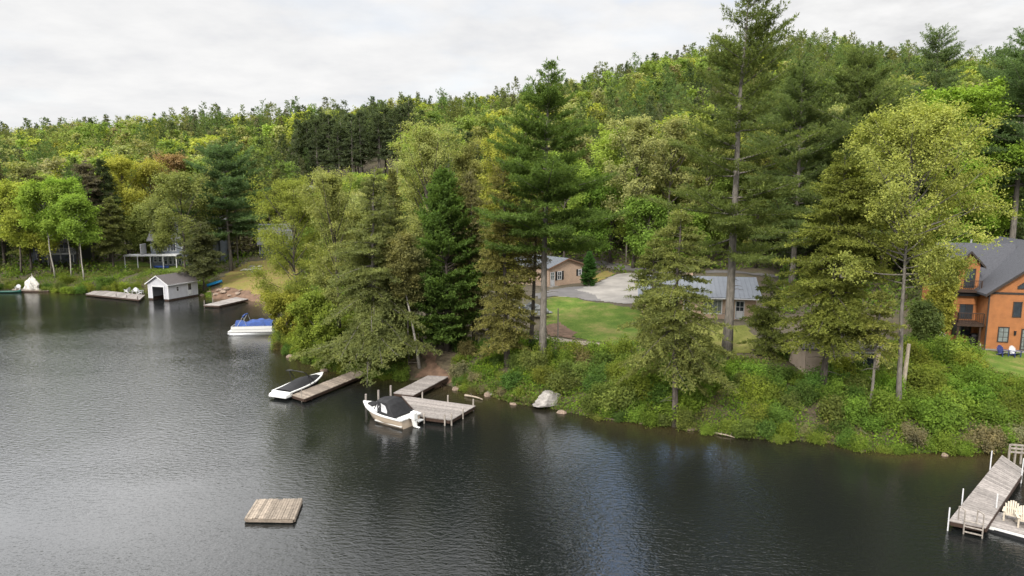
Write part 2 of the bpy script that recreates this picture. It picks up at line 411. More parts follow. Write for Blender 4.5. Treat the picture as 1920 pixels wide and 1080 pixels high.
def conifer(h, cb, R, seed, dz=0.8, nl=(4, 6), prof=None, up=(-4, 35), curve=0.12, tw=0.33, tuft=0.26, bl=0.36, bw=0.055, nb=5, tr=0.3,
            upb=0.35, twl=0.42, lean=(0, 0), inner=0.22, rnd=(0.6, 1.15), dead=0, bark=None, whorl=.25, flat=.7):
    r = np.random.default_rng(seed)
    prof = prof or (lambda t: (1 - t) ** 0.75 * min(1, 0.65 + 1.6 * t) + 0.06)
    tp, tt = trunk_pts(h, lean, r)
    mb = MB(); mb.tube(tp - np.array([[0, 0, 0.35]]) * (tt[:, None] == 0), tr * (1 - tt) ** 0.85 + 0.015 + 0.35 * tr * np.exp(-tt * 30), 9)
    at = lambda z: np.array([np.interp(z, tp[:, 2], tp[:, 0]), np.interp(z, tp[:, 2], tp[:, 1]), z])
    TB, TD, TL = [], [], []
    z = cb * h
    for k in range(dead):
        zz = h * cb * r.uniform(0.35, 1.0); az = r.uniform(0, 2 * PI); L = r.uniform(0.4, 1.6)
        p = at(zz); q = p + np.array([math.cos(az) * L, math.sin(az) * L, r.uniform(-0.3, 0.3)])
        mb.tube([p, (p + q) / 2 + np.array([0, 0, 0.08]), q], [0.035, 0.025, 0.01], 4)
    while z < h * 0.985:
        t = (z - cb * h) / (h - cb * h)
        for k in range(int(r.integers(nl[0], nl[1] + 1))):
            az = r.uniform(0, 2 * PI); L = R * prof(t) * r.uniform(*rnd)
            e = R_(up[0] + (up[1] - up[0]) * t + r.normal(0, 7))
            s = np.linspace(0, 1, 6); zc = z + r.normal(0, dz * whorl)
            rad = L * s * math.cos(e); zz = L * s * math.sin(e) + curve * L * s ** 2 * r.uniform(0.5, 1.5)
            az_s = az + r.normal(0, 0.12) * s
            pts = at(zc) + np.stack([rad * np.cos(az_s), rad * np.sin(az_s), zz], 1)
            if L > 0.9: mb.tube(pts, (0.012 + 0.011 * L) * (1 - 0.85 * s), 4, cap=False)
            m = max(2, int(L / tw))
            si = inner + (1 - inner) * (np.arange(m) + r.uniform(0, 1, m)) / m
            B = np.stack([np.interp(si, s, pts[:, i]) for i in range(3)], 1)
            ld = unit(pts[-1] - pts[2])
            for sg in (-1, 1):
                ang = sg * r.uniform(0.6, 1.15, m)
                D = np.stack([ld[0] * np.cos(ang) - ld[1] * np.sin(ang), ld[0] * np.sin(ang) + ld[1] * np.cos(ang), np.full(m, ld[2] * 0.5) + r.normal(0, 0.12, m)], 1)
                TB.append(B); TD.append(unit(D)); TL.append(np.minimum(twl * L * (1.1 - si) + 0.25, 1.9) * r.uniform(0.6, 1.2, m))
            TB.append(pts[-3:]); TD.append(np.repeat(ld[None], 3, 0)); TL.append(np.full(3, 0.3))
        z += dz * r.uniform(0.7, 1.3) * (1 - 0.45 * t)
    TB = np.vstack(TB); TD = np.vstack(TD); TL = np.concatenate(TL)
    K = np.maximum(1, np.round(TL / tuft)).astype(int)
    idx = np.repeat(np.arange(len(TB)), K)
    f = (np.concatenate([np.arange(k) for k in K]) + r.uniform(0.2, 1, len(idx))) / K[idx]
    P = TB[idx] + TD[idx] * (TL[idx] * f)[:, None]
    P[:, 2] += (curve * 0.5) * TL[idx] * f ** 2
    idx2 = np.repeat(np.arange(len(P)), nb)
    D = TD[idx][idx2] * 0.55 + r.standard_normal((len(idx2), 3)) * 0.5; D[:, 2] += upb
    D = unit(D)
    ll = bl * r.uniform(0.6, 1.2, len(idx2)) / 2
    PP = P[idx2] + D * ll[:, None] * 0.9 + r.normal(0, 0.03, (len(idx2), 3))
    # faces lie rather flat, like sprays seen from above
    nrm = unit(r.standard_normal((len(idx2), 3)) * flat + np.array([0, 0, 0.9]))
    V, F = rhombs(PP, D, ll, bw * r.uniform(0.6, 1.3, len(idx2)) / 2, r, nrm)
    return mb, V, F
def broadleaf(h, cb, R, seed, nlimb=26, elev=(15, 70), ncl=5, leaves=45, ls=0.16, rc=0.55, tr=0.22, env=None, curve=0.22, lean=(0, 0), flat=0.75, top=0.9, wig=0.03, vert=0.0):
    r = np.random.default_rng(seed)
    env = env or (lambda t: math.sqrt(max(0.05, 1 - (2 * t - 0.85) ** 2 / 1.4)))
    tp, tt = trunk_pts(h * top, lean, r, wig)
    mb = MB(); mb.tube(tp - np.array([[0, 0, 0.3]]) * (tt[:, None] == 0), tr * (1 - tt) ** 0.9 + 0.012 + 0.3 * tr * np.exp(-tt * 25), 8)
    at = lambda z: np.array([np.interp(z, tp[:, 2], tp[:, 0]), np.interp(z, tp[:, 2], tp[:, 1]), z])
    C = []
    for k in range(nlimb):
        t = (k + r.uniform(0, 1)) / nlimb; z = h * (cb + (top - cb) * t * 0.97)
        az = k * 2.4 + r.normal(0, 0.5); L = R * env(t) * r.uniform(0.7, 1.15)
        e = R_(elev[0] + (elev[1] - elev[0]) * t + r.normal(0, 8))
        s = np.linspace(0, 1, 6)
        Lr = L / max(0.35, math.cos(e) * 0.8 + 0.25)
        Lr = min(Lr, (h - z) / max(0.3, math.sin(e) + curve) if e > 0 else Lr)
        az_s = az + r.normal(0, 0.25) * s
        pts = at(z) + np.stack([Lr * s * math.cos(e) * np.cos(az_s), Lr * s * math.cos(e) * np.sin(az_s), Lr * s * math.sin(e) + curve * Lr * s ** 2], 1)
        mb.tube(pts, (0.012 + 0.013 * Lr) * (1 - 0.85 * s), 5, cap=False)
        ld = unit(pts[-1] - pts[1])
        C.append(pts[-1]); C.append(pts[-2] + r.normal(0, rc * 0.5, 3))
        for j in range(ncl):
            si = r.uniform(0.3, 1.0); B = np.array([np.interp(si, s, pts[:, i]) for i in range(3)])
            D = unit(ld + r.normal(0, 0.75, 3) + np.array([0, 0, 0.2])); l2 = Lr * r.uniform(0.18, 0.42)
            E = B + D * l2
            if l2 > 0.5: mb.tube([B, (B + E) / 2 + np.array([0, 0, 0.03 * l2]), E], [0.012 + 0.006 * l2, 0.012, 0.005], 3, cap=False)
            C.append(E); C.append(B + D * l2 * 0.55)
    C.append(tp[-1] + np.array([0, 0, 0.1]))
    C = np.array(C)
    n = np.maximum(4, (leaves * r.uniform(0.35, 1.6, len(C)))).astype(int)
    idx = np.repeat(np.arange(len(C)), n)
    off = r.standard_normal((len(idx), 3)) * np.array([1, 1, flat]) * 0.55
    rad = rc * r.uniform(0.55, 1.3, len(C))
    P = C[idx] + off * rad[idx][:, None]
    ctr = np.array([0, 0, h * (cb + 1) / 2])
    out = unit((P - ctr) / np.array([R, R, h * (1 - cb) / 2]))
    nrm = unit(out * 0.45 + np.array([0, 0, 0.5]) + r.standard_normal(P.shape) * 0.6)
    D = unit(r.standard_normal(P.shape) + np.array([0, 0, vert]))
    D = unit(D - nrm * np.sum(D * nrm, 1, keepdims=True))
    V, F = rhombs(P, D, ls * r.uniform(0.55, 1.25, len(P)), ls * 0.62 * r.uniform(0.6, 1.2, len(P)), r, nrm)
    return mb, V, F
def shrub(seed, R=1.2, h=1.6, n=2200, ls=0.10, stems=9, vert=0.4):
    r = np.random.default_rng(seed); mb = MB(); C = []
    for k in range(stems):
        az = r.uniform(0, 2 * PI); q = np.array([math.cos(az), math.sin(az), 0]) * R * r.uniform(0.15, 0.95)
        top = np.array([q[0], q[1], h * r.uniform(0.45, 1.0) * (1 - 0.35 * np.hypot(q[0], q[1]) / R)])
        b = q * 0.2 + np.array([0, 0, -0.15])
        mb.tube([b, (b + top) / 2 + np.array([0, 0, 0.12 * h]), top], [0.03, 0.02, 0.006], 4)
        for j in range(6):
            f = r.uniform(0.15, 1.0); C.append(b + (top - b) * f + r.normal(0, 0.22 * R, 3) * np.array([1, 1, 0.5]))
        C.append(top)
    C = np.array(C); C[:, 2] = np.abs(C[:, 2])
    idx = r.integers(0, len(C), n)
    P = C[idx] + r.standard_normal((n, 3)) * 0.19 * R
    P[:, 2] = np.abs(P[:, 2])
    nrm = unit(unit(P + np.array([0, 0, 0.2])) * 0.4 + np.array([0, 0, 0.55]) + r.standard_normal(P.shape) * 0.55)
    D = unit(r.standard_normal(P.shape) + np.array([0, 0, vert])); D = unit(D - nrm * np.sum(D * nrm, 1, keepdims=True))
    V, F = rhombs(P, D, ls * r.uniform(0.6, 1.5, n), ls * 0.6 * r.uniform(0.6, 1.2, n), r, nrm)
    return mb, V, F
class Proto:
    """trunk and crown meshes of one kind of tree, shared by its copies"""
    def __init__(s, gen, h, bark=BARK, tname='trunk', cname='crown'):
        mb, V, F = gen
        s.h = h; s.tname = tname; s.cname = cname
        s.tm = bpy.data.meshes.new(tname); s.tm.from_pydata(mb.v, [], mb.f); s.tm.update()
        s.tm.polygons.foreach_set('use_smooth', np.ones(len(s.tm.polygons), bool)); s.tm.materials.append(bark)
        s.cm = mesh_np(cname, V, F, LEAF)
        xy = np.hypot(V[:, 0], V[:, 1]); s.R = float(np.percentile(xy, 97))
    def put(s, name, label, cat, loc, scale, rotz, colour, group=None):
        o = thing(name, label, cat, loc, rotz, group, scale)
        link(s.tname, s.tm, o)
        c = link(s.cname, s.cm, o); c.color = (*colour, 1)
        return o

# ------------------------------------------------------------------ the setting: ground, lake, sky, light, camera
V = np.stack([_X, _Y, GZ], -1).reshape(-1, 3)
ny = len(GY); i, j = np.meshgrid(np.arange(len(GX) - 1), np.arange(ny - 1), indexing='ij'); a = (i * ny + j).ravel()
ground = link('ground', mesh_np('ground', V, np.stack([a, a + ny, a + ny + 1, a + 1], 1), groundmat(), True)); tag(ground, kind='structure')
wx = axis(-100, 80, 1.0, 2400); wy = axis(26, 124, 1.0, 2600); wy = wy[wy > -120]
WXg, WYg = np.meshgrid(wx, wy, indexing='ij')
keep = sdist(WXg.ravel(), WYg.ravel())
V = np.stack([WXg.ravel(), WYg.ravel(), np.zeros(WXg.size)], 1)
ny = len(wy); i, j = np.meshgrid(np.arange(len(wx) - 1), np.arange(ny - 1), indexing='ij'); a = (i * ny + j).ravel()
F = np.stack([a, a + ny, a + ny + 1, a + 1], 1)
ok = keep[F].min(1) < 6
wme = mesh_np('water', V, F[ok], watermat())
at_ = wme.attributes.new('shallow', 'FLOAT', 'POINT')
sh = np.exp(-np.maximum(-keep, 0) / 2.3) * np.clip(0.75 + 0.5 * wob(V[:, 0], V[:, 1], 4.0), 0.3, 1.2)
at_.data.foreach_set('value', np.clip(sh, 0, 1).astype(np.float32))
tag(link('water', wme), kind='structure')

SUN_EL, SUN_AZ = 38, 205     # azimuth clockwise from +Y: behind the camera, to its left
w = bpy.data.worlds.new('World'); sc.world = w; w.use_nodes = True
nt = w.node_tree; nt.nodes.clear()
out = nt.nodes.new('ShaderNodeOutputWorld'); bg = nt.nodes.new('ShaderNodeBackground'); bg.inputs[1].default_value = 0.1
sky = nt.nodes.new('ShaderNodeTexSky'); sky.sky_type = 'NISHITA'; sky.sun_disc = False
sky.sun_elevation = R_(SUN_EL); sky.sun_rotation = R_(SUN_AZ); sky.air_density = 1.0; sky.dust_density = 1.5
dirv = coords(nt, 'Generated'); sx = nt.nodes.new('ShaderNodeSeparateXYZ'); nt.links.new(dirv, sx.inputs[0])
zz = math_(nt, 'MAXIMUM', sx.outputs[2], 0.0); den = math_(nt, 'ADD', zz, 0.16)
cb = nt.nodes.new('ShaderNodeCombineXYZ')
nt.links.new(math_(nt, 'DIVIDE', sx.outputs[0], den), cb.inputs[0]); nt.links.new(math_(nt, 'DIVIDE', sx.outputs[1], den), cb.inputs[1])
n1 = noise(nt, cb.outputs[0], 0.9, 6, 0.55); n2 = noise(nt, cb.outputs[0], 2.1, 6, 0.6)
shade = ramp(nt, n2, [(0.30, (0.83, 0.838, 0.862)), (0.46, (0.925, 0.925, 0.93)), (0.64, (1.01, 1.005, 1.0))])
bright = math_(nt, 'ADD', 9.6, math_(nt, 'MULTIPLY', math_(nt, 'POWER', math_(nt, 'MAXIMUM', math_(nt, 'SUBTRACT', zz, 0.27), 0.0), 0.8), CLOUD_K)) if False else None
up_ = math_(nt, 'MULTIPLY', math_(nt, 'MAXIMUM', math_(nt, 'SUBTRACT', zz, 0.264), 0.0), 260.0)
lev = math_(nt, 'MINIMUM', math_(nt, 'ADD', 6.4, up_), 27.0)
cb2 = nt.nodes.new('ShaderNodeCombineXYZ')
for k in range(3): nt.links.new(lev, cb2.inputs[k])
cloud = mixc(nt, 1.0, shade, cb2.outputs[0], 'MULTIPLY')
CLOUD = cloud
cover = ramp(nt, n1, [(0.28, (0.72, 0.72, 0.72)), (0.48, (1, 1, 1))])
# an opening in the cloud, low over the hill
def gap(px, elev, r0, r1):
    az = math.atan2((px - CX) / FP, 1.0); e = R_(elev)
    g = nt.nodes.new('ShaderNodeVectorMath'); g.operation = 'DISTANCE'
    nt.links.new(dirv, g.inputs[0]); g.inputs[1].default_value = (math.sin(az) * math.cos(e), math.cos(az) * math.cos(e), math.sin(e))
    d = math_(nt, 'ADD', g.outputs['Value'], math_(nt, 'MULTIPLY', math_(nt, 'SUBTRACT', n2, 0.5), 0.30))
    mr = nt.nodes.new('ShaderNodeMapRange'); mr.interpolation_type = 'SMOOTHSTEP'
    nt.links.new(d, mr.inputs[0]); mr.inputs[1].default_value = r0; mr.inputs[2].default_value = r1
    return mr.outputs[0]
G1 = gap(1285, 27.5, 0.03, 0.25)
cov = math_(nt, 'MULTIPLY', cover, math_(nt, 'ADD', math_(nt, 'MULTIPLY', G1, 0.9), 0.1))
dark = math_(nt, 'ADD', 0.13, math_(nt, 'MULTIPLY', gap(1950, 33, 0.10, 0.46), 0.87))
tz = math_(nt, 'ADD', math_(nt, 'DIVIDE', sx.outputs[0], math_(nt, 'MAXIMUM', sx.outputs[1], 0.05)), math_(nt, 'MULTIPLY', math_(nt, 'SUBTRACT', n2, 0.5), 0.5))
bank = nt.nodes.new('ShaderNodeMapRange'); bank.interpolation_type = 'SMOOTHSTEP'; nt.links.new(tz, bank.inputs[0])
for k, v in enumerate((-0.62, -0.12, 1.0, 0.42)): bank.inputs[k + 1].default_value = v
high = nt.nodes.new('ShaderNodeMapRange'); high.interpolation_type = 'SMOOTHSTEP'; nt.links.new(zz, high.inputs[0])
high.inputs[1].default_value = 0.25; high.inputs[2].default_value = 0.32
over = nt.nodes.new('ShaderNodeMapRange'); over.interpolation_type = 'SMOOTHSTEP'; nt.links.new(zz, over.inputs[0])
over.inputs[1].default_value = 0.6; over.inputs[2].default_value = 0.8; over.inputs[3].default_value = 1.0; over.inputs[4].default_value = 0.0
bf = math_(nt, 'MULTIPLY', math_(nt, 'MULTIPLY', math_(nt, 'SUBTRACT', 1.0, bank.outputs[0]), high.outputs[0]), over.outputs[0])
ld = math_(nt, 'MULTIPLY', math_(nt, 'SUBTRACT', 1.0, bf), dark)
cb3 = nt.nodes.new('ShaderNodeCombineXYZ')
for k in range(3): nt.links.new(ld, cb3.inputs[k])
cloud = mixc(nt, 1.0, cloud, cb3.outputs[0], 'MULTIPLY')
skyc = mixc(nt, cov, mixc(nt, 1.0, sky.outputs[0], mixc(nt, G1, (5.4, 5.7, 6.2), (1.3, 1.3, 1.32)), 'MULTIPLY'), cloud)
nt.links.new(skyc, bg.inputs[0]); nt.links.new(bg.outputs[0], out.inputs[0])
sl = bpy.data.lights.new('sun', 'SUN'); sl.energy = 2.7; sl.angle = R_(7); sl.color = (1.0, 0.94, 0.84)
so = bpy.data.objects.new('sun', sl); COL.objects.link(so)
sd = Vector((math.sin(R_(SUN_AZ)) * math.cos(R_(SUN_EL)), math.cos(R_(SUN_AZ)) * math.cos(R_(SUN_EL)), math.sin(R_(SUN_EL))))
so.rotation_euler = sd.to_track_quat('Z', 'Y').to_euler(); so.location = (-40, -40, 80)
cam = bpy.data.cameras.new('camera'); cam.sensor_width = 36; cam.lens = 36 * FP / 1920; cam.clip_end = 6000; cam.clip_start = 0.5
co = bpy.data.objects.new('camera', cam); COL.objects.link(co); co.location = (0, 0, CAMZ); co.rotation_euler = (PI / 2 - PITCH, 0, 0); sc.camera = co
sc.view_settings.view_transform = 'Standard'; sc.view_settings.look = 'None'; sc.view_settings.exposure = 0.58; sc.view_settings.gamma = 1.0
sc.cycles.max_bounces = 6; sc.cycles.diffuse_bounces = 3; sc.cycles.transmission_bounces = 3; sc.cycles.glossy_bounces = 3; sc.cycles.sample_clamp_indirect = 6
sc.cycles.use_denoising = True

def drape(name, px_poly, mat, lift=0.04, res=0.35, kind='structure', rag=0.25):
    P = np.array([G(*p)[:2] for p in px_poly])
    x0, y0 = P.min(0) - 0.5; x1, y1 = P.max(0) + 0.5
    xs = np.arange(x0, x1, res); ys = np.arange(y0, y1, res)
    X, Y = np.meshgrid(xs, ys, indexing='ij')
    cx, cy = X[:-1, :-1] + res / 2, Y[:-1, :-1] + res / 2
    m = inside(P, cx + rag * np.sin(cy * 2.1) * np.cos(cx * 1.3), cy + rag * np.sin(cx * 1.9 + 1)).ravel()
    Vv = np.stack([X, Y, T(X.ravel(), Y.ravel()).reshape(X.shape) + lift], -1).reshape(-1, 3)
    n = len(ys); i, j = np.meshgrid(np.arange(len(xs) - 1), np.arange(n - 1), indexing='ij'); a = (i * n + j).ravel()[m]
    F = np.stack([a, a + n, a + n + 1, a + 1], 1)
    u, inv = np.unique(F, return_inverse=True)
    o = link(name, mesh_np(name, Vv[u], inv.reshape(F.shape), mat, True)); tag(o, kind=kind)
    CLEAR.append(P)
    return o
CLEAR = []
LAWN1 = lawnmat('lawn_green', (0.050, 0.090, 0.014), (0.082, 0.120, 0.022), (0.165, 0.15, 0.055))
LAWN2 = lawnmat('lawn_olive', (0.10, 0.11, 0.025), (0.13, 0.135, 0.035), (0.17, 0.15, 0.06))
LAWN3 = lawnmat('lawn_dry', (0.12, 0.125, 0.03), (0.17, 0.14, 0.05), (0.17, 0.115, 0.055))
MULCH = surf('mulch', (0.17, 0.105, 0.07), 0.95, 0.4, 1.5, wpos=True, bump=0.8, bscale=9)
drape('front_lawn', [(1022, 562), (1060, 555), (1115, 567), (1175, 576), (1235, 590), (1240, 640), (1180, 652), (1100, 640), (1060, 622), (1022, 610)], LAWN1)
drape('side_lawn', [(1290, 606), (1400, 612), (1425, 640), (1405, 662), (1345, 672), (1290, 655), (1250, 640)], LAWN2)
drape('chalet_lawn', [(1740, 655), (1790, 648), (1850, 660), (1990, 664), (2060, 720), (1900, 712), (1850, 690), (1790, 668)], LAWN1)
drape('cove_lawn', [(408, 528), (440, 505), (470, 490), (520, 486), (560, 500), (560, 560), (500, 566), (452, 556), (420, 545)], LAWN3)
drape('dry_lawn', [(1108, 516), (1140, 508), (1152, 514), (1118, 530), (1100, 532)], LAWN3)
drape('deck_house_lawn', [(180, 492), (250, 488), (340, 500), (345, 512), (250, 505), (180, 503)], LAWN1)
drape('driveway', [(1034, 556), (1080, 543), (1122, 530), (1158, 514), (1205, 512), (1255, 528), (1262, 548), (1200, 572), (1140, 567), (1085, 557)], CONC, 0.05)
drape('asphalt_apron', [(1000, 552), (1030, 545), (1100, 536), (1080, 544), (1112, 552), (1126, 566), (1060, 556), (1010, 560)], ASPH, 0.06)
drape('road', [(1080, 494), (1130, 490), (1240, 505), (1460, 515), (1460, 521), (1240, 513), (1135, 502), (1085, 502)], ASPH, 0.05)
drape('gravel_path', [(985, 630), (1030, 633), (1090, 640), (1140, 648), (1138, 653), (1085, 647), (1028, 640), (985, 638)], STRIP, 0.06, 0.2, rag=0.05)
drape('garden_bed', [(1020, 612), (1050, 606), (1078, 624), (1074, 636), (1030, 632)], MULCH, 0.07, 0.25)
drape('dirt_path', [(782, 706), (800, 690), (790, 660), (806, 656), (826, 690), (856, 706), (852, 716), (812, 716)], MULCH, 0.05, 0.2)
drape('bare_shore', [(395, 545), (440, 542), (500, 560), (560, 580), (545, 586), (500, 572), (440, 566), (400, 562)], MULCH, 0.05, 0.25)

# ------------------------------------------------------------------ buildings
class House:
    """parts of one building, in the building's own axes: x along the front, y to the back, z up"""
    def __init__(s, name, label, loc, rotz, cat='house', group=None):
        s.o = thing(name, label, cat, loc, rotz, group)
    def part(s, name, mat, fn, parent=None, smooth=False):
        mb = MB(); fn(mb); return mb.build(name, mat, parent or s.o, smooth)
    def block(s, x0, x1, y0, y1, z0, ze, zr, ridge, mat, name='wall'):
        def f(m):
            if ridge == 'y':
                xm = (x0 + x1) / 2
                m.poly([(x0, y0, z0), (x1, y0, z0), (x1, y0, ze), (xm, y0, zr), (x0, y0, ze), (x0, y1, z0), (x1, y1, z0), (x1, y1, ze), (xm, y1, zr), (x0, y1, ze)],
                       [(0, 1, 2, 3, 4), (9, 8, 7, 6, 5), (0, 4, 9, 5), (1, 6, 7, 2), (0, 5, 6, 1), (4, 3, 8, 9), (3, 2, 7, 8)])
            else:
                ym = (y0 + y1) / 2
                m.poly([(x0, y0, z0), (x0, y1, z0), (x0, y1, ze), (x0, ym, zr), (x0, y0, ze), (x1, y0, z0), (x1, y1, z0), (x1, y1, ze), (x1, ym, zr), (x1, y0, ze)],
                       [(4, 3, 2, 1, 0), (5, 6, 7, 8, 9), (0, 5, 9, 4), (1, 2, 7, 6), (0, 1, 6, 5), (4, 9, 8, 3), (3, 8, 7, 2)])
        return s.part(name, mat, f)
    def roof(s, x0, x1, y0, y1, ze, zr, ridge, mat, th=0.16, over=0.4, name='roof', y1ext=0.0, seams=0.0, gap=0.03):
        def f(m):
            if ridge == 'y':
                xm = (x0 + x1) / 2; k = (zr - ze) / (xm - x0)
                for sg in (-1, 1):
                    xe = xm + sg * (xm - x0 + over); zb = ze - k * over + gap
                    a, b = y0 - over, y1 + over + y1ext
                    m.hexa([(xe, a, zb), (xm, a, zr + gap), (xm, b, zr + gap), (xe, b, zb)], [(xe, a, zb + th), (xm, a, zr + gap + th), (xm, b, zr + gap + th), (xe, b, zb + th)])
                    if seams:
                        for yy in np.arange(a + seams / 2, b, seams):
                            m.hexa([(xe, yy, zb + th), (xm, yy, zr + gap + th), (xm, yy + .04, zr + gap + th), (xe, yy + .04, zb + th)], [(xe, yy, zb + th + .04), (xm, yy, zr + gap + th + .04), (xm, yy + .04, zr + gap + th + .04), (xe, yy + .04, zb + th + .04)])
            else:
                ym = (y0 + y1) / 2; k = (zr - ze) / (ym - y0)
                for sg in (-1, 1):
                    ye = ym + sg * (ym - y0 + over); zb = ze - k * over + gap
                    a, b = x0 - over, x1 + over
                    m.hexa([(a, ye, zb), (b, ye, zb), (b, ym, zr + gap), (a, ym, zr + gap)], [(a, ye, zb + th), (b, ye, zb + th), (b, ym, zr + gap + th), (a, ym, zr + gap + th)])
                    if seams:
                        for xx in np.arange(a + seams / 2, b, seams):
                            m.hexa([(xx, ye, zb + th), (xx + .04, ye, zb + th), (xx + .04, ym, zr + gap + th), (xx, ym, zr + gap + th)], [(xx, ye, zb + th + .04), (xx + .04, ye, zb + th + .04), (xx + .04, ym, zr + gap + th + .04), (xx, ym, zr + gap + th + .04)])
        return s.part(name, mat, f)
    def fascia_y(s, x0, x1, y0, ze, zr, over, mat, w=0.2, name='fascia'):
        """sloping boards along the front gable"""
        xm = (x0 + x1) / 2; k = (zr - ze) / (xm - x0); y = y0 - over - 0.035
        def f(m):
            for sg in (-1, 1):
                xe = xm + sg * (xm - x0 + over + .02); zb = ze - k * (over + .02)
                m.hexa([(xe, y, zb - .04), (xm, y, zr - .04), (xm, y + .03, zr - .04), (xe, y + .03, zb - .04)], [(xe, y, zb + w), (xm, y, zr + w), (xm, y + .03, zr + w), (xe, y + .03, zb + w)])
        return s.part(name, mat, f)
    def opening(s, face, a, z, w_, h, at, fmat, gmat=None, name='window', fw=0.09, nx=2, nz=2, slant=None, pane='pane', proud=0.05, panel=None):
        """a framed opening on a wall: face 'front' (y=at), 'left'/'right' (x=at); a = start along the wall"""
        def mp(u, n, v):
            if face == 'front': return (u, at - n, v)
            if face == 'back': return (u, at + n, v)
            return (at - n, u, v) if face == 'left' else (at + n, u, v)
        def rect(m, u0, u1, v0, v1, n0, n1):
            m.hexa([mp(u0, n0, v0), mp(u1, n0, v0), mp(u1, n0, v1), mp(u0, n0, v1)], [mp(u0, n1, v0), mp(u1, n1, v0), mp(u1, n1, v1), mp(u0, n1, v1)])
        zt0 = z + h; zt1 = z + h
        if slant: zt0, zt1 = z + slant[0], z + slant[1]
        m = MB()
        if slant:
            def quad(u0, u1, b0, b1, t0, t1):
                m.hexa([mp(u0, -.01, b0), mp(u1, -.01, b1), mp(u1, -.01, t1), mp(u0, -.01, t0)], [mp(u0, proud, b0), mp(u1, proud, b1), mp(u1, proud, t1), mp(u0, proud, t0)])
            quad(a, a + w_, z, z, z + fw, z + fw); quad(a, a + w_, zt0 - fw, zt1 - fw, zt0, zt1)
            quad(a, a + fw, z + fw, z + fw, zt0 - fw, zt0 - fw + (zt1 - zt0) * fw / w_); quad(a + w_ - fw, a + w_, z + fw, z + fw, zt1 - fw - (zt1 - zt0) * fw / w_, zt1 - fw)
        else:
            rect(m, a, a + w_, z, z + fw, -.01, proud); rect(m, a, a + w_, z + h - fw, z + h, -.01, proud)
            rect(m, a, a + fw, z + fw, z + h - fw, -.01, proud); rect(m, a + w_ - fw, a + w_, z + fw, z + h - fw, -.01, proud)
            for k in range(1, nx):
                u = a + w_ * k / nx; rect(m, u - .02, u + .02, z + fw, z + h - fw, -.01, proud - .015)
            for k in range(1, nz):
                v = z + h * k / nz; rect(m, a + fw, a + w_ - fw, v - .02, v + .02, -.01, proud - .02)
        fr = m.build(name, fmat, s.o)
        g = MB()
        if slant:
            g.hexa([mp(a + .03, -.01, z + .03), mp(a + w_ - .03, -.01, z + .03), mp(a + w_ - .03, -.01, zt1 - .03), mp(a + .03, -.01, zt0 - .03)],
                   [mp(a + .03, .012, z + .03), mp(a + w_ - .03, .012, z + .03), mp(a + w_ - .03, .012, zt1 - .03), mp(a + .03, .012, zt0 - .03)])
        else:
            rect(g, a + .03, a + w_ - .03, z + .03, z + h - .03, -.01, 0.012)
        g.build(pane, gmat or GLASS, fr)
        if panel:
            p = MB(); rect(p, a + fw + .05, a + w_ - fw - .05, z + fw + .05, z + h * 0.45, 0.0, .03); p.build('panel', panel, fr)
        return fr
    def railing(s, pts, z0, h, mat, posts=0.09, nb=3, name='railing'):
        def f(m):
            for p, q in zip(pts[:-1], pts[1:]):
                p = Vector((*p, 0)); q = Vector((*q, 0)); n = max(1, int(round((q - p).length / 1.5)))
                for k in range(n + 1):
                    c = p.lerp(q, k / n); m.box(c.x - posts / 2, c.x + posts / 2, c.y - posts / 2, c.y + posts / 2, z0, z0 + h)
                m.bar(p + Vector((0, 0, z0 + h + .03)), q + Vector((0, 0, z0 + h + .03)), .13, .055)
                m.bar(p + Vector((0, 0, z0 + .12)), q + Vector((0, 0, z0 + .12)), .045, .045)
                nn = max(2, int((q - p).length / 0.17))
                for k in range(1, nn):
                    c = p.lerp(q, k / nn); m.box(c.x - .016, c.x + .016, c.y - .016, c.y + .016, z0 + .14, z0 + h)
        return s.part(name, mat, f)

# --- orange chalet
b = G(1845, 656); zc = b[2]
H = House('chalet', 'orange log-sided chalet with dark gabled roof, upper balcony and deck beside right dock', (b[0], b[1], zc), R_(-13))
CHALET = b
DTR = surf('dark_trim', (0.045, 0.036, 0.032), 0.6, 0.2, 5)
H.block(0, 11, 0, 12, -1.5, 5.6, 9.9, 'y', SIDO)
H.block(-2.3, 4.5, 2.5, 10.5, -1.5, 5.3, 9.55, 'x', SIDO)
H.roof(0, 11, 0, 12, 5.6, 9.9, 'y', ROOFD, 0.2, 0.5)
H.roof(-2.3, 4.0, 2.5, 10.5, 5.3, 9.55, 'x', ROOFD, 0.2, 0.45, 'side_roof')
H.fascia_y(0, 11, 0, 5.6, 9.9, 0.5, DTR, 0.21)
H.part('foundation', CONC, lambda m: m.box(-0.04, 11.04, -0.04, 0.3, -1.4, 0.12))
H.part('trim_board', DTR, lambda m: (m.box(0.0, 11.0, -0.05, 0.0, 5.42, 5.62), m.box(-0.05, 0.07, -0.06, -0.005, -0.1, 5.4)))
for x, z, w_, h in ((1.0, 0.8, 0.95, 1.5), (2.05, 3.25, 0.75, 1.5), (3.25, 3.25, 0.75, 1.5), (7.0, 3.25, 0.75, 1.5), (8.3, 3.25, 0.75, 1.5), (8.6, 0.8, 0.95, 1.5)):
    H.opening('front', x, z, w_, h, 0, DTR, GLASS if z > 2 else GLASSL, nx=2 if z < 2 else 1, nz=3 if z < 2 else 1)
H.opening('front', 2.95, 0.1, 1.9, 2.1, 0, DTR, GLASSL, 'door', nx=6, nz=5, fw=0.12)
for x, sl_ in ((2.25, (0.25, 0.95)), (3.55, (1.0, 1.85)), (6.3, (1.85, 1.0)), (7.95, (0.95, 0.25))):
    H.opening('front', x, 5.95, 0.95 if x > 3 and x < 7 else 0.85, 1, 0, DTR, GLASS, slant=sl_)
H.opening('front', 4.9, 5.95, 1.1, 2.0, 0, DTR, GLASS, nx=1, nz=1)
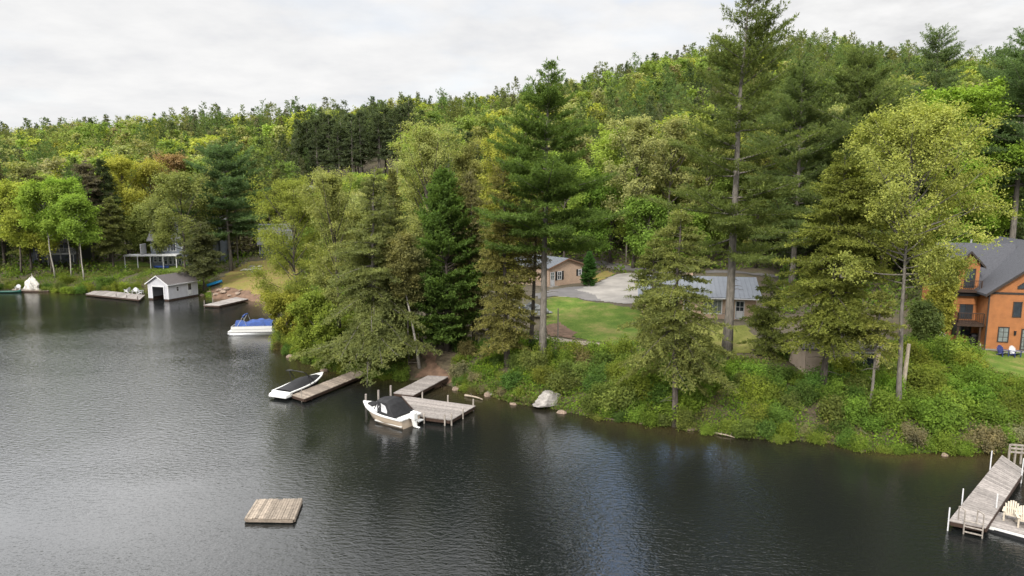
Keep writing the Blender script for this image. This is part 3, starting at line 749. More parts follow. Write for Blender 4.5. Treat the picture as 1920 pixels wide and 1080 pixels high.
H.part('wall_lamp', DARKPL, lambda m: (m.box(2.35, 2.5, -.14, 0.0, 1.55, 1.9), m.box(2.32, 2.53, -.17, 0.0, 1.9, 1.95)))
# dormer
H.block(-2.05, -0.05, 2.4, 6.0, 4.0, 8.0, 9.1, 'y', SIDO, 'dormer_wall')
H.roof(-2.05, -0.05, 2.4, 6.0, 8.0, 9.1, 'y', ROOFD, 0.18, 0.35, 'dormer_roof')
H.fascia_y(-2.05, -0.05, 2.4, 8.0, 9.1, 0.35, DTR, 0.2, 'dormer_fascia')
H.opening('front', -1.35, 5.6, 0.95, 1.95, 2.4, DTR, GLASS, 'balcony_door', nx=1, nz=1)
H.part('balcony', DARKWOOD, lambda m: m.box(-2.25, -0.05, 1.5, 2.38, 5.28, 5.46))
H.railing([(-2.2, 2.3), (-2.2, 1.55), (-0.1, 1.55)], 5.46, 0.95, DARKWOOD)
H.part('deck', DARKWOOD, lambda m: (m.box(-2.4, -0.06, 0.3, 2.48, 2.15, 2.4), [m.box(x, x + .16, 0.4, 0.56, -1.2, 2.15) for x in (-2.3, -0.4)]))
H.railing([(-2.32, 2.3), (-2.32, 0.38), (-0.12, 0.38)], 2.4, 1.0, DARKWOOD)
H.opening('front', -2.0, 0.85, 1.7, 1.25, 2.5, DTR, GLASS, 'patio_window', nx=3, nz=1)
H.opening('front', -1.5, 2.5, 1.2, 2.1, 2.5, DTR, GLASS, 'door', nx=2, nz=1)
H.part('chimney_pipe', ALU, lambda m: m.tube([(1.7, 9.6, 8.2), (1.7, 9.6, 9.95)], 0.09, 8))

# --- tan brick garage
p0 = G(1029, 538); p1 = G(1095, 530); e = p1[:2] - p0[:2]; gw = float(np.hypot(*e))
H = House('brick_garage', 'low tan brick house with pale metal roof, dark shutters and white door', (p0[0], p0[1], min(p0[2], p1[2]) - 0.05), math.atan2(e[1], e[0]))
gz = 0.15
H.block(0, gw, 0, 9, -1.2, 2.65 + gz, 3.75 + gz, 'y', BRICK)
H.roof(0, gw, 0, 9, 2.65 + gz, 3.75 + gz, 'y', ROOFM, 0.12, 0.35, seams=0.45)
H.fascia_y(0, gw, 0, 2.65 + gz, 3.75 + gz, 0.35, surf('brown_fascia', (0.23, 0.13, 0.08), 0.7), 0.13)
H.opening('front', 0.28, gz, 0.85, 2.05, 0, WHITEP, GLASSL, 'door', nx=2, nz=4, panel=WHITEP)
H.opening('front', 1.7, 0.95, 0.9, 1.25, 0, WHITEP)
H.opening('front', gw - 1.35, 1.25, 0.75, 0.95, 0, WHITEP, nx=2, nz=2)
for x, z, h in ((1.32, .92, 1.3), (2.65, .92, 1.3), (gw - 1.72, 1.22, 1.0), (gw - 0.55, 1.22, 1.0)):
    H.part('shutter', DARKPL, lambda m: m.box(x, x + .34, -.045, 0, z, z + h))
H.part('step', CONC, lambda m: m.box(-0.2, 1.5, -1.1, -0.01, -0.6, gz - 0.02))

# --- ranch house with grey metal roof
p0 = G(1262, 594); p1 = G(1416, 601); e = p1[:2] - p0[:2]; gw = float(np.hypot(*e)); ang = math.atan2(e[1], e[0])
p0 = p0 - np.array([math.cos(ang) * 3.5, math.sin(ang) * 3.5, 0]); gw += 3.5
H = House('ranch_house', 'long tan ranch house with grey metal roof behind the tallest pine', (p0[0], p0[1], min(p0[2], p1[2]) - 0.02), ang)
H.block(0, gw, 0, 8, -1.5, 2.65, 4.25, 'x', BRICK)
H.roof(0, gw, 0, 8, 2.65, 4.25, 'x', ROOFM, 0.14, 0.55, seams=0.5)
u = (gw - 3.5) / 154.0
X = lambda px: 3.5 + (px - 1262) * u
H.opening('front', X(1281), 0.75, 0.8, 1.4, 0, WHITEP)
H.opening('front', X(1318), 0.6, X(1354) - X(1318), 1.7, 0, WHITEP, GLASSL, nx=4, nz=1, fw=.12)
H.opening('front', X(1378), 0.1, X(1395) - X(1378), 2.1, 0, WHITEP, GLASS, 'door', nx=2, nz=3, panel=WHITEP)
H.opening('front', 1.2, 0.9, 1.5, 1.2, 0, WHITEP)
H.opening('right', 3.0, 0.9, 1.3, 1.1, gw, WHITEP)
H.part('gutter', WHITEP, lambda m: m.box(-.5, gw + .5, -.70, -.59, 2.42, 2.53))
H.part('chimney', BRICK, lambda m: m.box(gw * .42, gw * .42 + .7, 5.2, 5.9, 3.2, 5.0))
H.part('chimney_cap', DARKPL, lambda m: m.box(gw * .42 - .05, gw * .42 + .75, 5.15, 5.95, 5.003, 5.1))

# --- tan cottage low on the bank
p0 = G(1508, 702); p0[2] -= 0.1
H = House('cottage', 'small tan cottage with sliding glass door half hidden by the wide hemlock', p0, R_(-3))
H.block(0, 6.2, 0, 5, -1.5, 2.35, 3.1, 'x', SIDT)
H.roof(0, 6.2, 0, 5, 2.35, 3.1, 'x', ROOFB, 0.14, 0.4)
H.opening('front', 3.95, 0.15, 1.8, 1.95, 0, WHITEP, GLASS, 'sliding_door', nx=2, nz=1, fw=.1)
H.opening('front', 2.0, 0.7, 1.0, 1.1, 0, WHITEP)

# --- boathouse
p1 = W(316.7, 563.5, 0.1); ang = R_(-21); p0 = p1[:2] - 4.4 * np.array([math.cos(ang), math.sin(ang)])
H = House('boathouse', 'white clapboard boathouse with brown roof and open boat bay standing in the water', (p0[0], p0[1], 0.0), ang, 'boathouse')
BH = (p0, ang)
Wd, Dp, ze, zr = 4.4, 6.1, 2.75, 4.0
k = (zr - ze) / (Wd / 2)
def bw(m):
    z0 = 0.28
    for y, yy in ((0, .12), (Dp - .12, Dp)):
        for x0, x1 in ((0, 0.95), (3.45, Wd)):
            m.hexa([(x0, y, z0), (x1, y, z0), (x1, yy, z0), (x0, yy, z0)], [(x0, y, ze if x0 == 0 else ze + k * (Wd - x0)), (x1, y, ze if x1 == Wd else ze + k * x1), (x1, yy, ze if x1 == Wd else ze + k * x1), (x0, yy, ze if x0 == 0 else ze + k * (Wd - x0))])
        zb = 2.25 if y == 0 else z0
        for x0, x1 in ((.95, 2.2), (2.2, 3.45)):
            h0, h1 = (ze + k * (x0 if x0 < 2 else Wd - x0)), (ze + k * (x1 if x1 < 2.3 else Wd - x1))
            m.hexa([(x0, y, zb), (x1, y, zb), (x1, yy, zb), (x0, yy, zb)], [(x0, y, h0), (x1, y, h1), (x1, yy, h1), (x0, yy, h0)])
    m.box(0, .12, .121, Dp - .121, z0, ze); m.box(Wd - .12, Wd, .121, Dp - .121, z0, ze)
H.part('wall', SIDW, bw)
H.roof(0, Wd, 0, Dp, ze, zr, 'y', ROOFB, 0.12, 0.3, gap=0.02)
H.fascia_y(0, Wd, 0, ze, zr, 0.3, WHITEP, 0.12)
for x in (0, Wd - .16): H.part('corner_board', WHITEP, lambda m: m.box(x, x + .16, -.03, -.002, .28, ze - .02))
for y in (0.0, Dp - .16): H.part('corner_board', WHITEP, lambda m: m.box(Wd + .002, Wd + .03, y, y + .16, .28, ze - .02))
H.part('bay_frame', WHITEP, lambda m: (m.box(.80, .98, -.06, .02, .28, 2.42), m.box(3.42, 3.6, -.06, .02, .28, 2.42), m.box(.98, 3.42, -.06, .02, 2.24, 2.42)))
H.part('gutter', WHITEP, lambda m: m.box(Wd + .28, Wd + .36, -.3, Dp + .3, ze - .22, ze - .06))
H.part('inner_dock', DARKWOOD, lambda m: (m.box(.13, .85, .2, Dp - .2, .3, .4), m.box(3.6, Wd - .13, .2, Dp - .2, .3, .4)))
H.part('crib', DARKWOOD, lambda m: (m.box(.03, .95, .03, Dp - .03, -1, .27), m.box(3.45, Wd - .03, .03, Dp - .03, -1, .27), m.box(.96, 3.44, Dp - .9, Dp - .05, -1, .27)))
H.opening('right', 1.55, 1.35, 0.62, 0.85, Wd, WHITEP, nx=1, nz=2)
H.opening('right', 3.9, 0.35, 0.95, 2.1, Wd, WHITEP, GLASS, 'door', nx=1, nz=1, fw=.12, panel=WHITEP)
H.opening('right', 5.0, 1.2, 0.4, 1.0, Wd, WHITEP, nx=1, nz=2) if False else None
tag(MB().build('rowboat', DARKPL), kind='helper') if False else None

# --- grey deck house on the far bank
p0 = G(285, 500)
H = House('deck_house', 'grey two-storey house with long white-edged deck above the boathouse', (p0[0], p0[1], p0[2]), R_(6))
H.block(0, 13.5, 0, 9, -1.5, 5.6, 9.6, 'x', SIDG)
H.roof(0, 13.5, 0, 9, 5.6, 9.6, 'x', ROOFP, 0.18, 0.5)
H.block(9.6, 13.1, -1.6, 3, -1.5, 7.2, 9.4, 'y', SIDG, 'gable_wall')
H.roof(9.6, 13.1, -1.6, 3, 7.2, 9.4, 'y', ROOFP, 0.18, 0.4, 'gable_roof')
H.part('deck', WHITEP, lambda m: (m.box(-4.2, 5.8, -2.6, -0.02, 2.35, 2.6), [m.box(x, x + .14, -2.5, -2.36, -1.6, 2.35) for x in (-4.1, -1.7, 0.7, 3.1, 5.6)]))
H.part('deck_screen', SIDW, lambda m: m.box(-1.0, -0.82, -2.5, 0.0, 2.6, 4.7))
for x in (0.4, 1.3, 2.4, 3.3, 4.2, 5.1):
    H.opening('front', x, 0.4 if x > 2 else 0.9, 0.72, 1.7 if x > 2 else 1.2, 0, WHITEP, nx=1, nz=2)
for x in (0.6, 2.2, 3.8, 6.0, 7.6):
    H.opening('front', x, 3.1, 1.1, 1.7, 0, WHITEP, nx=2, nz=2)
H.opening('front', 10.6, 4.2, 1.5, 1.8, -1.6, WHITEP, nx=2, nz=2)
H.opening('front', 10.9, 7.0, 0.9, 1.1, -1.6, WHITEP, nx=1, nz=2)

# --- slate blue house beside the cove
p0 = G(487, 480)
H = House('blue_house', 'dark blue house with grey roof and white trim above the cove lawn', p0, R_(14))
H.block(0, 7, 0, 8, -1.5, 2.6, 6.4, 'x', SIDB)
H.roof(0, 7, 0, 8, 2.6, 6.4, 'x', ROOFP, 0.18, 0.4)
for x in (0.5, 1.8, 3.4):
    H.opening('front', x, 0.6, 0.8, 1.6, 0, WHITEP, nx=1, nz=2)
H.part('corner_board', WHITEP, lambda m: m.box(-.02, .16, -.03, -.002, -.2, 2.5))

# --- house with pale roof among the trees, and the one with white railing at far left
p0 = G(575, 408)
H = House('pale_roof_house', 'house with long pale roof almost hidden among the treetops', (p0[0], p0[1] - 2, z_at(p0, 368) - 2.5), R_(10))
H.block(0, 11, 0, 8, -6.0, 2.6, 5.0, 'x', SIDG)
H.roof(0, 11, 0, 8, 2.6, 5.0, 'x', ROOFP, 0.18, 0.5)
H.opening('front', 2, 0.6, 1.2, 1.3, 0, WHITEP)
p0 = G(60, 494)
H = House('railing_house', 'white house with white balcony railing behind the leaning birches', p0, R_(3))
H.block(0, 9.5, 0, 7, -1.5, 4.2, 6.6, 'x', SIDG)
H.roof(0, 9.5, 0, 7, 4.2, 6.6, 'x', ROOFB, 0.18, 0.4)
H.part('deck', WHITEP, lambda m: (m.box(4.5, 10.0, -2.6, -0.02, 2.0, 2.2), [m.box(x, x + .14, -2.5, -2.36, -1.6, 2.0) for x in (4.7, 7.2, 9.7)]))
H.railing([(4.6, -0.3), (4.6, -2.5), (9.9, -2.5), (9.9, -0.3)], 2.2, 1.0, WHITEP)
for x in (1.0, 3.0, 5.6, 7.6):
    H.opening('front', x, 2.5 if x > 4 else 1.0, 1.0, 1.4, 0, WHITEP)

# ------------------------------------------------------------------ docks
def V3(p): return Vector([float(c) for c in p])
def quad_dock(name, label, cs, n, mat=GREYWOOD, posts=(), th=0.05, cat='dock', ends=0.0, skirt=0.22, legs=True, group=None, fmat=None, postmat=POSTWOOD, prad=0.065):
    """cs: four deck corners in order; n planks laid side by side from edge c0-c3 to edge c1-c2"""
    r = np.random.default_rng(len(label))
    cs = [V3(c) for c in cs]; ctr = sum(cs, Vector()) / 4
    o = thing(name, label, cat, (ctr.x, ctr.y, 0), 0, group)
    L = [c - Vector((ctr.x, ctr.y, 0)) for c in cs]
    m = MB()
    for i in range(n):
        a, b = (i + 0.06) / n, (i + 0.94) / n
        q = [L[0].lerp(L[1], a), L[0].lerp(L[1], b), L[3].lerp(L[2], b), L[3].lerp(L[2], a)]
        dv = (q[3] - q[0]).normalized(); e0, e1 = r.normal(0, ends, 2) if ends else (0, 0)
        q[0] -= dv * e0; q[1] -= dv * e0; q[2] += dv * e1; q[3] += dv * e1
        dz = Vector((0, 0, r.normal(0, 0.006)))
        m.hexa([p + dz - Vector((0, 0, th)) for p in q], [p + dz for p in q])
    m.build('deck', mat, o)
    f = MB(); c = (L[0] + L[1] + L[2] + L[3]) / 4
    S = [c + (p - c) * 0.985 for p in L]
    for i in range(4):
        p, q = S[i].copy(), S[(i + 1) % 4].copy(); p.z -= th + 0.01 + skirt / 2; q.z -= th + 0.01 + skirt / 2
        t = (q - p).normalized() * 0.06
        f.bar(p + t, q - t, 0.09, skirt)
    for k in (0.33, 0.66):
        p, q = S[0].lerp(S[3], k), S[1].lerp(S[2], k); p.z -= th + .01 + skirt / 2; q.z = p.z
        t = (q - p).normalized() * .1
        f.bar(p + t, q - t, .09, skirt)
    f.build('frame', fmat or DARKWOOD, o)
    for px, py, h in posts:
        zt = cs[0].z
        g = W(px, py, zt)
        l = Vector((g[0] - ctr.x, g[1] - ctr.y, 0))
        pm = MB(); pm.tube([l + Vector((0, 0, -1.6)), l + Vector((0, 0, zt + h * .5)), l + Vector((0.01, 0.01, zt + h))], [prad, prad, prad * .95], 8)
        pm.build('post', postmat, o)
    if legs:
        for a, b in ((.12, .1), (.88, .1), (.12, .9), (.88, .9)):
            l = L[0].lerp(L[1], a).lerp(L[3].lerp(L[2], a), b)
            pm = MB(); pm.tube([(l.x, l.y, -2.2), (l.x, l.y, l.z - th - .012)], .06, 6); pm.build('leg', fmat or DARKWOOD, o)
    return o
z = 0.45
quad_dock('swim_dock', 'wide weathered plank platform forming the head of the T-shaped dock', [W(892, 760.5, z), W(845, 788, z), W(788, 781, z), W(753, 741.5, z)], 17,
          posts=[(792, 746.5, .55), (839.8, 753, .55), (887.5, 760.5, .55), (795, 783.5, .35), (868, 775, .4), (834, 787.5, .45), (846.5, 787, .5)])
quad_dock('gangway', 'plank walkway joining the dirt bank to the T-shaped dock', [W(737, 736.5, z + .01), W(775, 741, z + .01), W(841, 706, .75), W(802, 704, .75)][1:] + [W(737, 736.5, z + .01)], 34)
for px, py, h in ((686.5, 764, 1.15), (710, 756, 1.15), (733, 748, 1.2)):
    g = W(px, py, 0.0); m = MB(); m.tube([(0, 0, -2), (0, 0, h * .5), (.01, 0, h)], [.09, .09, .085], 8)
    o = m.build('mooring_post', POSTWOOD); o.location = g; tag(o, {686.5: 'weathered mooring post off the bow of the canvas-topped boat', 710: 'middle mooring post behind the canvas-topped boat', 733: 'mooring post between canvas-topped boat and gangway'}[px], 'post', 'mooring posts by the motorboat')
quad_dock('plank_dock', 'narrow brown plank dock beside the black-covered boat', [W(546, 740.5, .42), W(570.5, 748, .42), W(687, 700, .5), W(668, 692.5, .5)][1:] + [W(546, 740.5, .42)], 46, mat=OLDWOOD, posts=[(565.5, 745, .7)], prad=.04)
z = 0.55
quad_dock('right_dock', 'long grey plank dock with tall white posts at lower right', [W(1779, 976, z), W(1848, 990, z), W(1921, 882, z), W(1879, 853, z)][1:] + [W(1779, 976, z)], 40,
          posts=[(1856.5, 878, 1.15), (1916, 890, 1.05), (1804, 940, .75), (1778.5, 977, .75), (1868, 952, .8)], postmat=WHITEP, prad=.036)
m = MB(); r0 = W(1892, 853, .55); r1 = W(1926, 856, .55)
for k in range(4):
    c = V3(r0).lerp(V3(r1), k / 3); m.bar(c - Vector((0, 0, 1.2)), c + Vector((0, 0, .75)), .09)
for zz_ in (.25, .5, .75):
    m.bar(V3(r0) + Vector((0, -.07, zz_)), V3(r1) + Vector((0, -.07, zz_)), .035, .12)
tag(m.build('dock_railing', POSTWOOD), 'low weathered plank railing at the shore end of the long dock', 'railing')
fl = quad_dock('floating_dock', 'low floating plank dock with white edge under the cream chairs', [W(1850, 983, .35), W(1867, 958.5, .35), W(1990, 985, .35), W(1985, 1019, .35)], 22, legs=False, fmat=GREL, skirt=.16)
m = MB()
c = [W(1850, 983, .35), W(1985, 1019, .35)]
a, b = V3(c[0]) - fl.location, V3(c[1]) - fl.location
m.bar(a + Vector((.1, .25, -.32)), b + Vector((-.2, .25, -.32)), .5, .28); m.build('float', DARKPL, fl)
m = MB(); q = [V3(W(1807, 982, .55)), V3(W(1842, 990, .55))]
for k in range(2):
    p = q[k]; m.bar(p + Vector((0, -.06, -1.1)), p + Vector((0, -.02, .75)), .05)
    m.bar(p + Vector((0, -.02, .75)), p + Vector((0, .45, .75)), .05); m.bar(p + Vector((0, .45, .75)), p + Vector((0, .45, .03)), .05)
for k in range(4):
    zc_ = -.7 + .3 * k; m.bar(q[0] + Vector((0, -.05, zc_)), q[1] + Vector((0, -.05, zc_)), .10, .04)
o = m.build('swim_ladder', POSTWOOD); tag(o, 'swim ladder on the near end of the long grey dock', 'ladder')

o = quad_dock('swim_raft', 'square swim raft of pale weathered boards floating alone in open water', [W(458, 972, .26), W(552, 973.5, .26), W(567, 934.5, .26), W(481, 936, .26)], 19, mat=surf('raft_boards', (0.285, 0.235, 0.185), .85, .35, 5, island=.3, bump=.3, bscale=30), ends=.035, legs=False, cat='raft', fmat=OLDWOOD, skirt=.14)
m = MB(); cs = [V3(W(*p, .26)) - o.location for p in ((458, 972), (552, 973.5), (567, 934.5), (481, 936))]
for k in (.12, .5, .88):
    p, q = cs[0].lerp(cs[3], k), cs[1].lerp(cs[2], k); p.z = q.z = -.08; m.tube([p.lerp(q, .03), p.lerp(q, .97)], .17, 10)
m.build('float', DARKPL, o)

z = .42
quad_dock('boathouse_dock', 'long pale plank dock running left from the white boathouse', [W(160, 551, z), W(262, 561.5, z), W(272, 553, z), W(182, 543, z)], 60, posts=[(218, 556, .5), (238, 558.5, .5), (258, 561, .5), (170, 548, .4), (179, 545, .4)], prad=.05, postmat=DARKWOOD)
quad_dock('cove_dock', 'small pale plank dock in the cove right of the boathouse', [W(381, 572, z), W(411, 573, z), W(466, 560.5, z), W(442, 557, z)][1:] + [W(381, 572, z)], 40, posts=[(383, 570, .6), (399, 565, .6)], prad=.05)
quad_dock('pontoon_dock', 'short pale dock end behind the blue-covered pontoon boat', [W(508, 607, z), W(512, 612, z), W(540, 608, z), W(536, 603, z)], 12)
quad_dock('low_dock', 'low dark dock at far left below the white tarp pile', [W(20, 545, .3), W(92, 545, .3), W(90, 540, .3), W(26, 540, .3)], 30, mat=OLDWOOD)

# ------------------------------------------------------------------ boats (x towards the bow)
def hull_sections(L, B, H, sheer=.25, draft=.28, n=15, bow_pow=2.2, tr=.92, flare=.78, rake=.35):
    P = []
    for i in range(n):
        t = i / (n - 1); x = -L / 2 + L * t
        hb = B / 2 * (tr + (1 - tr) * min(1, t * 3)) * max(0.015, (1 - max(0, (t - .38) / .62) ** bow_pow))
        zt = H + sheer * t ** 2
        zk = -draft + (H + sheer + draft) * max(0, (t - .78) / .22) ** 2.5 * .93
        ch = flare - .30 * max(0, t - .4)
        zch = min(zt - .06, -.02 + (zt - .1) * max(0, (t - .55) / .45) ** 1.6)
        zch = max(zch, zk + 0.01)
        xr = x + 0; xk = x - rake * t ** 3
        P.append([(xr, hb, zt), (xr - (xr - xk) * .4, hb * (ch + 1) / 2 * 1.02, (zt * .55 + zch * .45)), (xk, hb * ch, zch), (xk, 0, zk), (xk, -hb * ch, zch), (xr - (xr - xk) * .4, -hb * (ch + 1) / 2 * 1.02, (zt * .55 + zch * .45)), (xr, -hb, zt)])
    return P
def boat(name, label, stern, bow, B, H, hullmat, cat='boat', sheer=.25, deck=(.62, 1), **kw):
    s = V3(stern); b = V3(bow); d = b - s; L = math.hypot(d.x, d.y); ctr = (s + b) / 2
    o = thing(name, label, cat, (ctr.x, ctr.y, 0), math.atan2(d.y, d.x))
    P = hull_sections(L, B, H, sheer, **kw)
    m = MB(); m.grid(P); n = len(m.v)
    m.poly(P[0], [tuple(range(6, -1, -1))])
    m.build('hull', hullmat, o, True)
    # rub rail and gunwale cap
    g = MB(); rim = [V3(p[0]) + Vector((0, 0, .02)) for p in P] + [V3(p[6]) + Vector((0, 0, .02)) for p in P[::-1]]
    for p, q in zip(rim, rim[1:] + rim[:1]):
        if (q - p).length > 1e-4: g.bar(p, q, .16, .09)
    g.build('gunwale', GREL, o)
    return o, P, L
# white cuddy boat with black canvas top
bo, P, L = boat('motorboat', 'beige and white motorboat with black canvas top moored at the T-shaped dock', W(770.5, 786.5, .55), W(683, 757, .85), 2.35, .72, TANHULL, sheer=.32)
i0 = 8
m = MB()
m.grid([[p[0], (p[0][0], p[0][1] * .5, p[0][2] + .10), (p[0][0], 0, p[0][2] + .13), (p[0][0], -p[0][1] * .5, p[0][2] + .10), p[6]] for p in P[i0:]]); m.build('foredeck', GREL, bo, True)
m = MB(); m.box(-L / 2 + .06, P[i0][0][0], -.98, .98, .16, .22); m.build('floor', GREL, bo)
xb = P[i0][0][0]
m = MB(); fr = P[11]; m.poly([(xb + .75, .55, fr[0][2] + .12), (xb + 1.55, .3, fr[0][2] + .17), (xb + 1.55, -.3, fr[0][2] + .17), (xb + .75, -.55, fr[0][2] + .12), (xb + .75, .5, fr[0][2] + .18), (xb + 1.5, .26, fr[0][2] + .23), (xb + 1.5, -.26, fr[0][2] + .23), (xb + .75, -.5, fr[0][2] + .18)], [(0, 3, 2, 1), (4, 5, 6, 7), (0, 1, 5, 4), (1, 2, 6, 5), (2, 3, 7, 6), (3, 0, 4, 7)]); m.build('bow_cover', BLACKC, bo)
zg = P[6][0][2]
# windscreen, canvas enclosure
ws = [(xb + .75, 0, zg + .08), (xb + .45, .62, zg + .06), (xb - .35, 1.0, zg + .04)]
tops = [(xb + .15, 0, zg + .85), (xb - .05, .58, zg + .84), (xb - .6, .86, zg + .80)]
m = MB()
for sg in (1, -1):
    q = [tuple((x, y * sg, z_)) for x, y, z_ in ws]; t = [tuple((x, y * sg, z_)) for x, y, z_ in tops]
    for k in range(2):
        off = Vector((.02, .02 * sg, 0))
        m.hexa([V3(q[k]), V3(q[k + 1]), V3(q[k + 1]) - off, V3(q[k]) - off], [V3(t[k]), V3(t[k + 1]), V3(t[k + 1]) - off, V3(t[k]) - off])
m.build('windscreen', VINYL, bo)
m = MB()
for sg in (1, -1):
    for k in range(3): m.bar((ws[k][0] + .02, ws[k][1] * sg * 1.01, ws[k][2]), (tops[k][0] + .02, tops[k][1] * sg * 1.01, tops[k][2]), .06)
    for k in range(2): m.bar((tops[k][0], tops[k][1] * sg, tops[k][2] + .03), (tops[k + 1][0], tops[k + 1][1] * sg, tops[k + 1][2] + .03), .06)
m.build('windscreen_frame', BLACKC, bo)
xs_ = [xb + .05, xb - .55, xb - 1.15, xb - 1.55]
tp_ = [[(x, .86 * c_ * (1 if i else .75), zg + .86 + .16 * math.sqrt(max(0, 1 - c_ * c_)) + (.10 if 0 < i < 3 else 0) - (.18 if i == 3 else 0)) for c_ in np.linspace(1, -1, 9)] for i, x in enumerate(xs_)]
m = MB(); m.grid(tp_)
for sg, c_ in ((1, 0), (-1, 8)):
    top = [tp_[i][c_] for i in range(4)]
    bot = [(xb - .38, 1.03 * sg, zg + .05), (xb - .9, 1.06 * sg, zg + .03), (xb - 1.6, 1.08 * sg, zg + .02), (-L / 2 + .75, 1.06 * sg, zg)]
    m.grid([top, bot])
back_b = [(-L / 2 + .75, y, zg + .0) for y in np.linspace(1.06, -1.06, 9)]
m.grid([tp_[3], back_b])
m.build('canvas_top', BLACKC, bo, False)
m = MB()
for sg in (1, -1):
    T_ = lambda f, g_: V3(tp_[1][0 if sg > 0 else 8]).lerp(V3(tp_[3][0 if sg > 0 else 8]), f).lerp(V3((xb - .8, 1.06 * sg, zg)).lerp(V3((xb - 1.7, 1.08 * sg, zg)), f), g_)
    out_ = Vector((0, .03 * sg, .012))
    m.poly([T_(.08, .08) + out_, T_(.80, .10) + out_, T_(.74, .72) + out_, T_(.10, .72) + out_, T_(.08, .08), T_(.80, .10), T_(.74, .72), T_(.10, .72)], [(0, 1, 2, 3), (0, 4, 5, 1), (1, 5, 6, 2), (2, 6, 7, 3), (3, 7, 4, 0)])
m.build('vinyl_window', VINYL, bo)
m = MB()
xe = -L / 2
m.hexa([(xe + .05, -.95, .25), (xe + .65, -.95, .25), (xe + .65, .95, .25), (xe + .05, .95, .25)], [(xe + .05, -.95, .82), (xe + .55, -.95, .82), (xe + .55, .95, .82), (xe + .05, .95, .82)]); m.build('stern_bench', GREL, bo)
m = MB()
m.hexa([(xe - .55, -.22, .62), (xe - .05, -.22, .70), (xe - .05, .22, .70), (xe - .55, .22, .62)], [(xe - .50, -.17, 1.15), (xe - .08, -.17, 1.22), (xe - .08, .17, 1.22), (xe - .50, .17, 1.15)])
m.hexa([(xe - .62, -.09, .05), (xe - .28, -.09, .05), (xe - .28, .09, .05), (xe - .62, .09, .05)], [(xe - .5, -.11, .61), (xe - .1, -.11, .66), (xe - .1, .11, .66), (xe - .5, .11, .61)])
m.hexa([(xe - .9, -.08, .02), (xe - .35, -.08, .02), (xe - .35, .08, .02), (xe - .9, .08, .02)], [(xe - .9, -.07, .12), (xe - .4, -.07, .14), (xe - .4, .07, .14), (xe - .9, .07, .12)])
m.build('outboard_motor', GREL, bo, bevel=.03)
m = MB(); m.box(xe - .4, xe - .0, -1.0, -.4, .28, .36); m.build('swim_step', GREL, bo)

# black-covered bowrider
bo, P, L = boat('bowrider', 'white bowrider under a black fitted cover beside the narrow plank dock', W(527, 737, .5), W(605, 702, .7), 2.05, .58, DARKPL, sheer=.30, draft=.3)
m = MB()
rows = []
for i, p in enumerate(P[1:13]):
    t = i / 11; hb = p[0][1] * .93; zt = p[0][2]
    crown_h = .42 * math.sin(min(1, t / .5) * PI / 2) * (1 - max(0, (t - .55) / .45) ** 1.3) + .06
    rows.append([(p[0][0], hb * c_, zt + .05 + crown_h * (1 - abs(c_) ** 1.8) * (1 + .08 * math.sin(i * 2.3 + c_ * 5))) for c_ in np.linspace(1, -1, 11)])
m.grid(rows); m.poly(rows[0], [tuple(range(10, -1, -1))]); m.build('cover', BLACKC, bo, True)
m = MB(); m.grid([[p[0], (p[0][0], 0, p[0][2] + .03), p[6]] for p in P[11:]]); m.build('foredeck', GREL, bo)
m = MB(); xe = -L / 2; m.hexa([(xe - .55, -.95, .22), (xe + .3, -1.05, .22), (xe + .3, 1.05, .22), (xe - .55, .95, .22)], [(xe - .5, -.9, .52), (xe + .3, -1.03, .62), (xe + .3, 1.03, .62), (xe - .5, .9, .52)]); m.build('swim_platform', GREL, bo, bevel=.08)
m = MB()
for sg in (1, -1):
    m.tube([(-.2, 1.08 * sg, .65), (-.45, 1.02 * sg, 1.5), (-.75, .8 * sg, 1.9)], .035, 6); m.tube([(.35, 1.05 * sg, .7), (-.1, 1.0 * sg, 1.3), (-.7, .8 * sg, 1.88)], .03, 6)
m.tube([(-.75, .8, 1.9), (-.78, 0, 1.96), (-.75, -.8, 1.9)], .04, 6)
m.box(-1.0, -.5, .55, 1.0, 1.9, 1.96)
m.build('wake_tower', DARKPL, bo)

# pontoon boat
s, b_ = W(519, 617, .5), W(430, 619, .5)
d = V3(b_) - V3(s); L = math.hypot(d.x, d.y); ctr = (V3(s) + V3(b_)) / 2
bo = thing('pontoon_boat', 'white pontoon boat under a bright blue cover off the wooded point', 'boat', (ctr.x, ctr.y, 0), math.atan2(d.y, d.x))
for sg in (1, -1):
    m = MB(); m.tube([(-L / 2 + .1, .92 * sg, .1), (L / 2 - 1.0, .92 * sg, .1), (L / 2 - .4, .92 * sg, .14), (L / 2 - .02, .92 * sg, .24)], [.33, .33, .26, .05], 14); m.build('pontoon', ALU, bo, True)
m = MB(); m.box(-L / 2, L / 2 - .15, -1.22, 1.22, .43, .55); m.build('platform', GREL, bo)
m = MB()
for sg in (1, -1):
    m.box(-L / 2 + .3, L / 2 - .55, (1.16 if sg > 0 else -1.2), (1.2 if sg > 0 else -1.16), .56, 1.12)
m.box(L / 2 - .6, L / 2 - .56, -1.1, -.45, .56, 1.12); m.box(L / 2 - .6, L / 2 - .56, .45, 1.1, .56, 1.12); m.box(-L / 2 + .3, -L / 2 + .34, -1.15, 1.15, .56, 1.12)
m.build('fence_panel', GREL, bo)
m = MB()
for sg in (1, -1):
    m.bar((-L / 2 + .3, 1.18 * sg, 1.15), (L / 2 - .56, 1.18 * sg, 1.15), .05); m.bar((-L / 2 + .3, 1.23 * sg, .8), (L / 2 - .56, 1.23 * sg, .8), .03)
m.bar((L / 2 - .58, 1.15, 1.15), (L / 2 - .58, -1.15, 1.15), .05); m.build('rail', ALU, bo)
rows = []
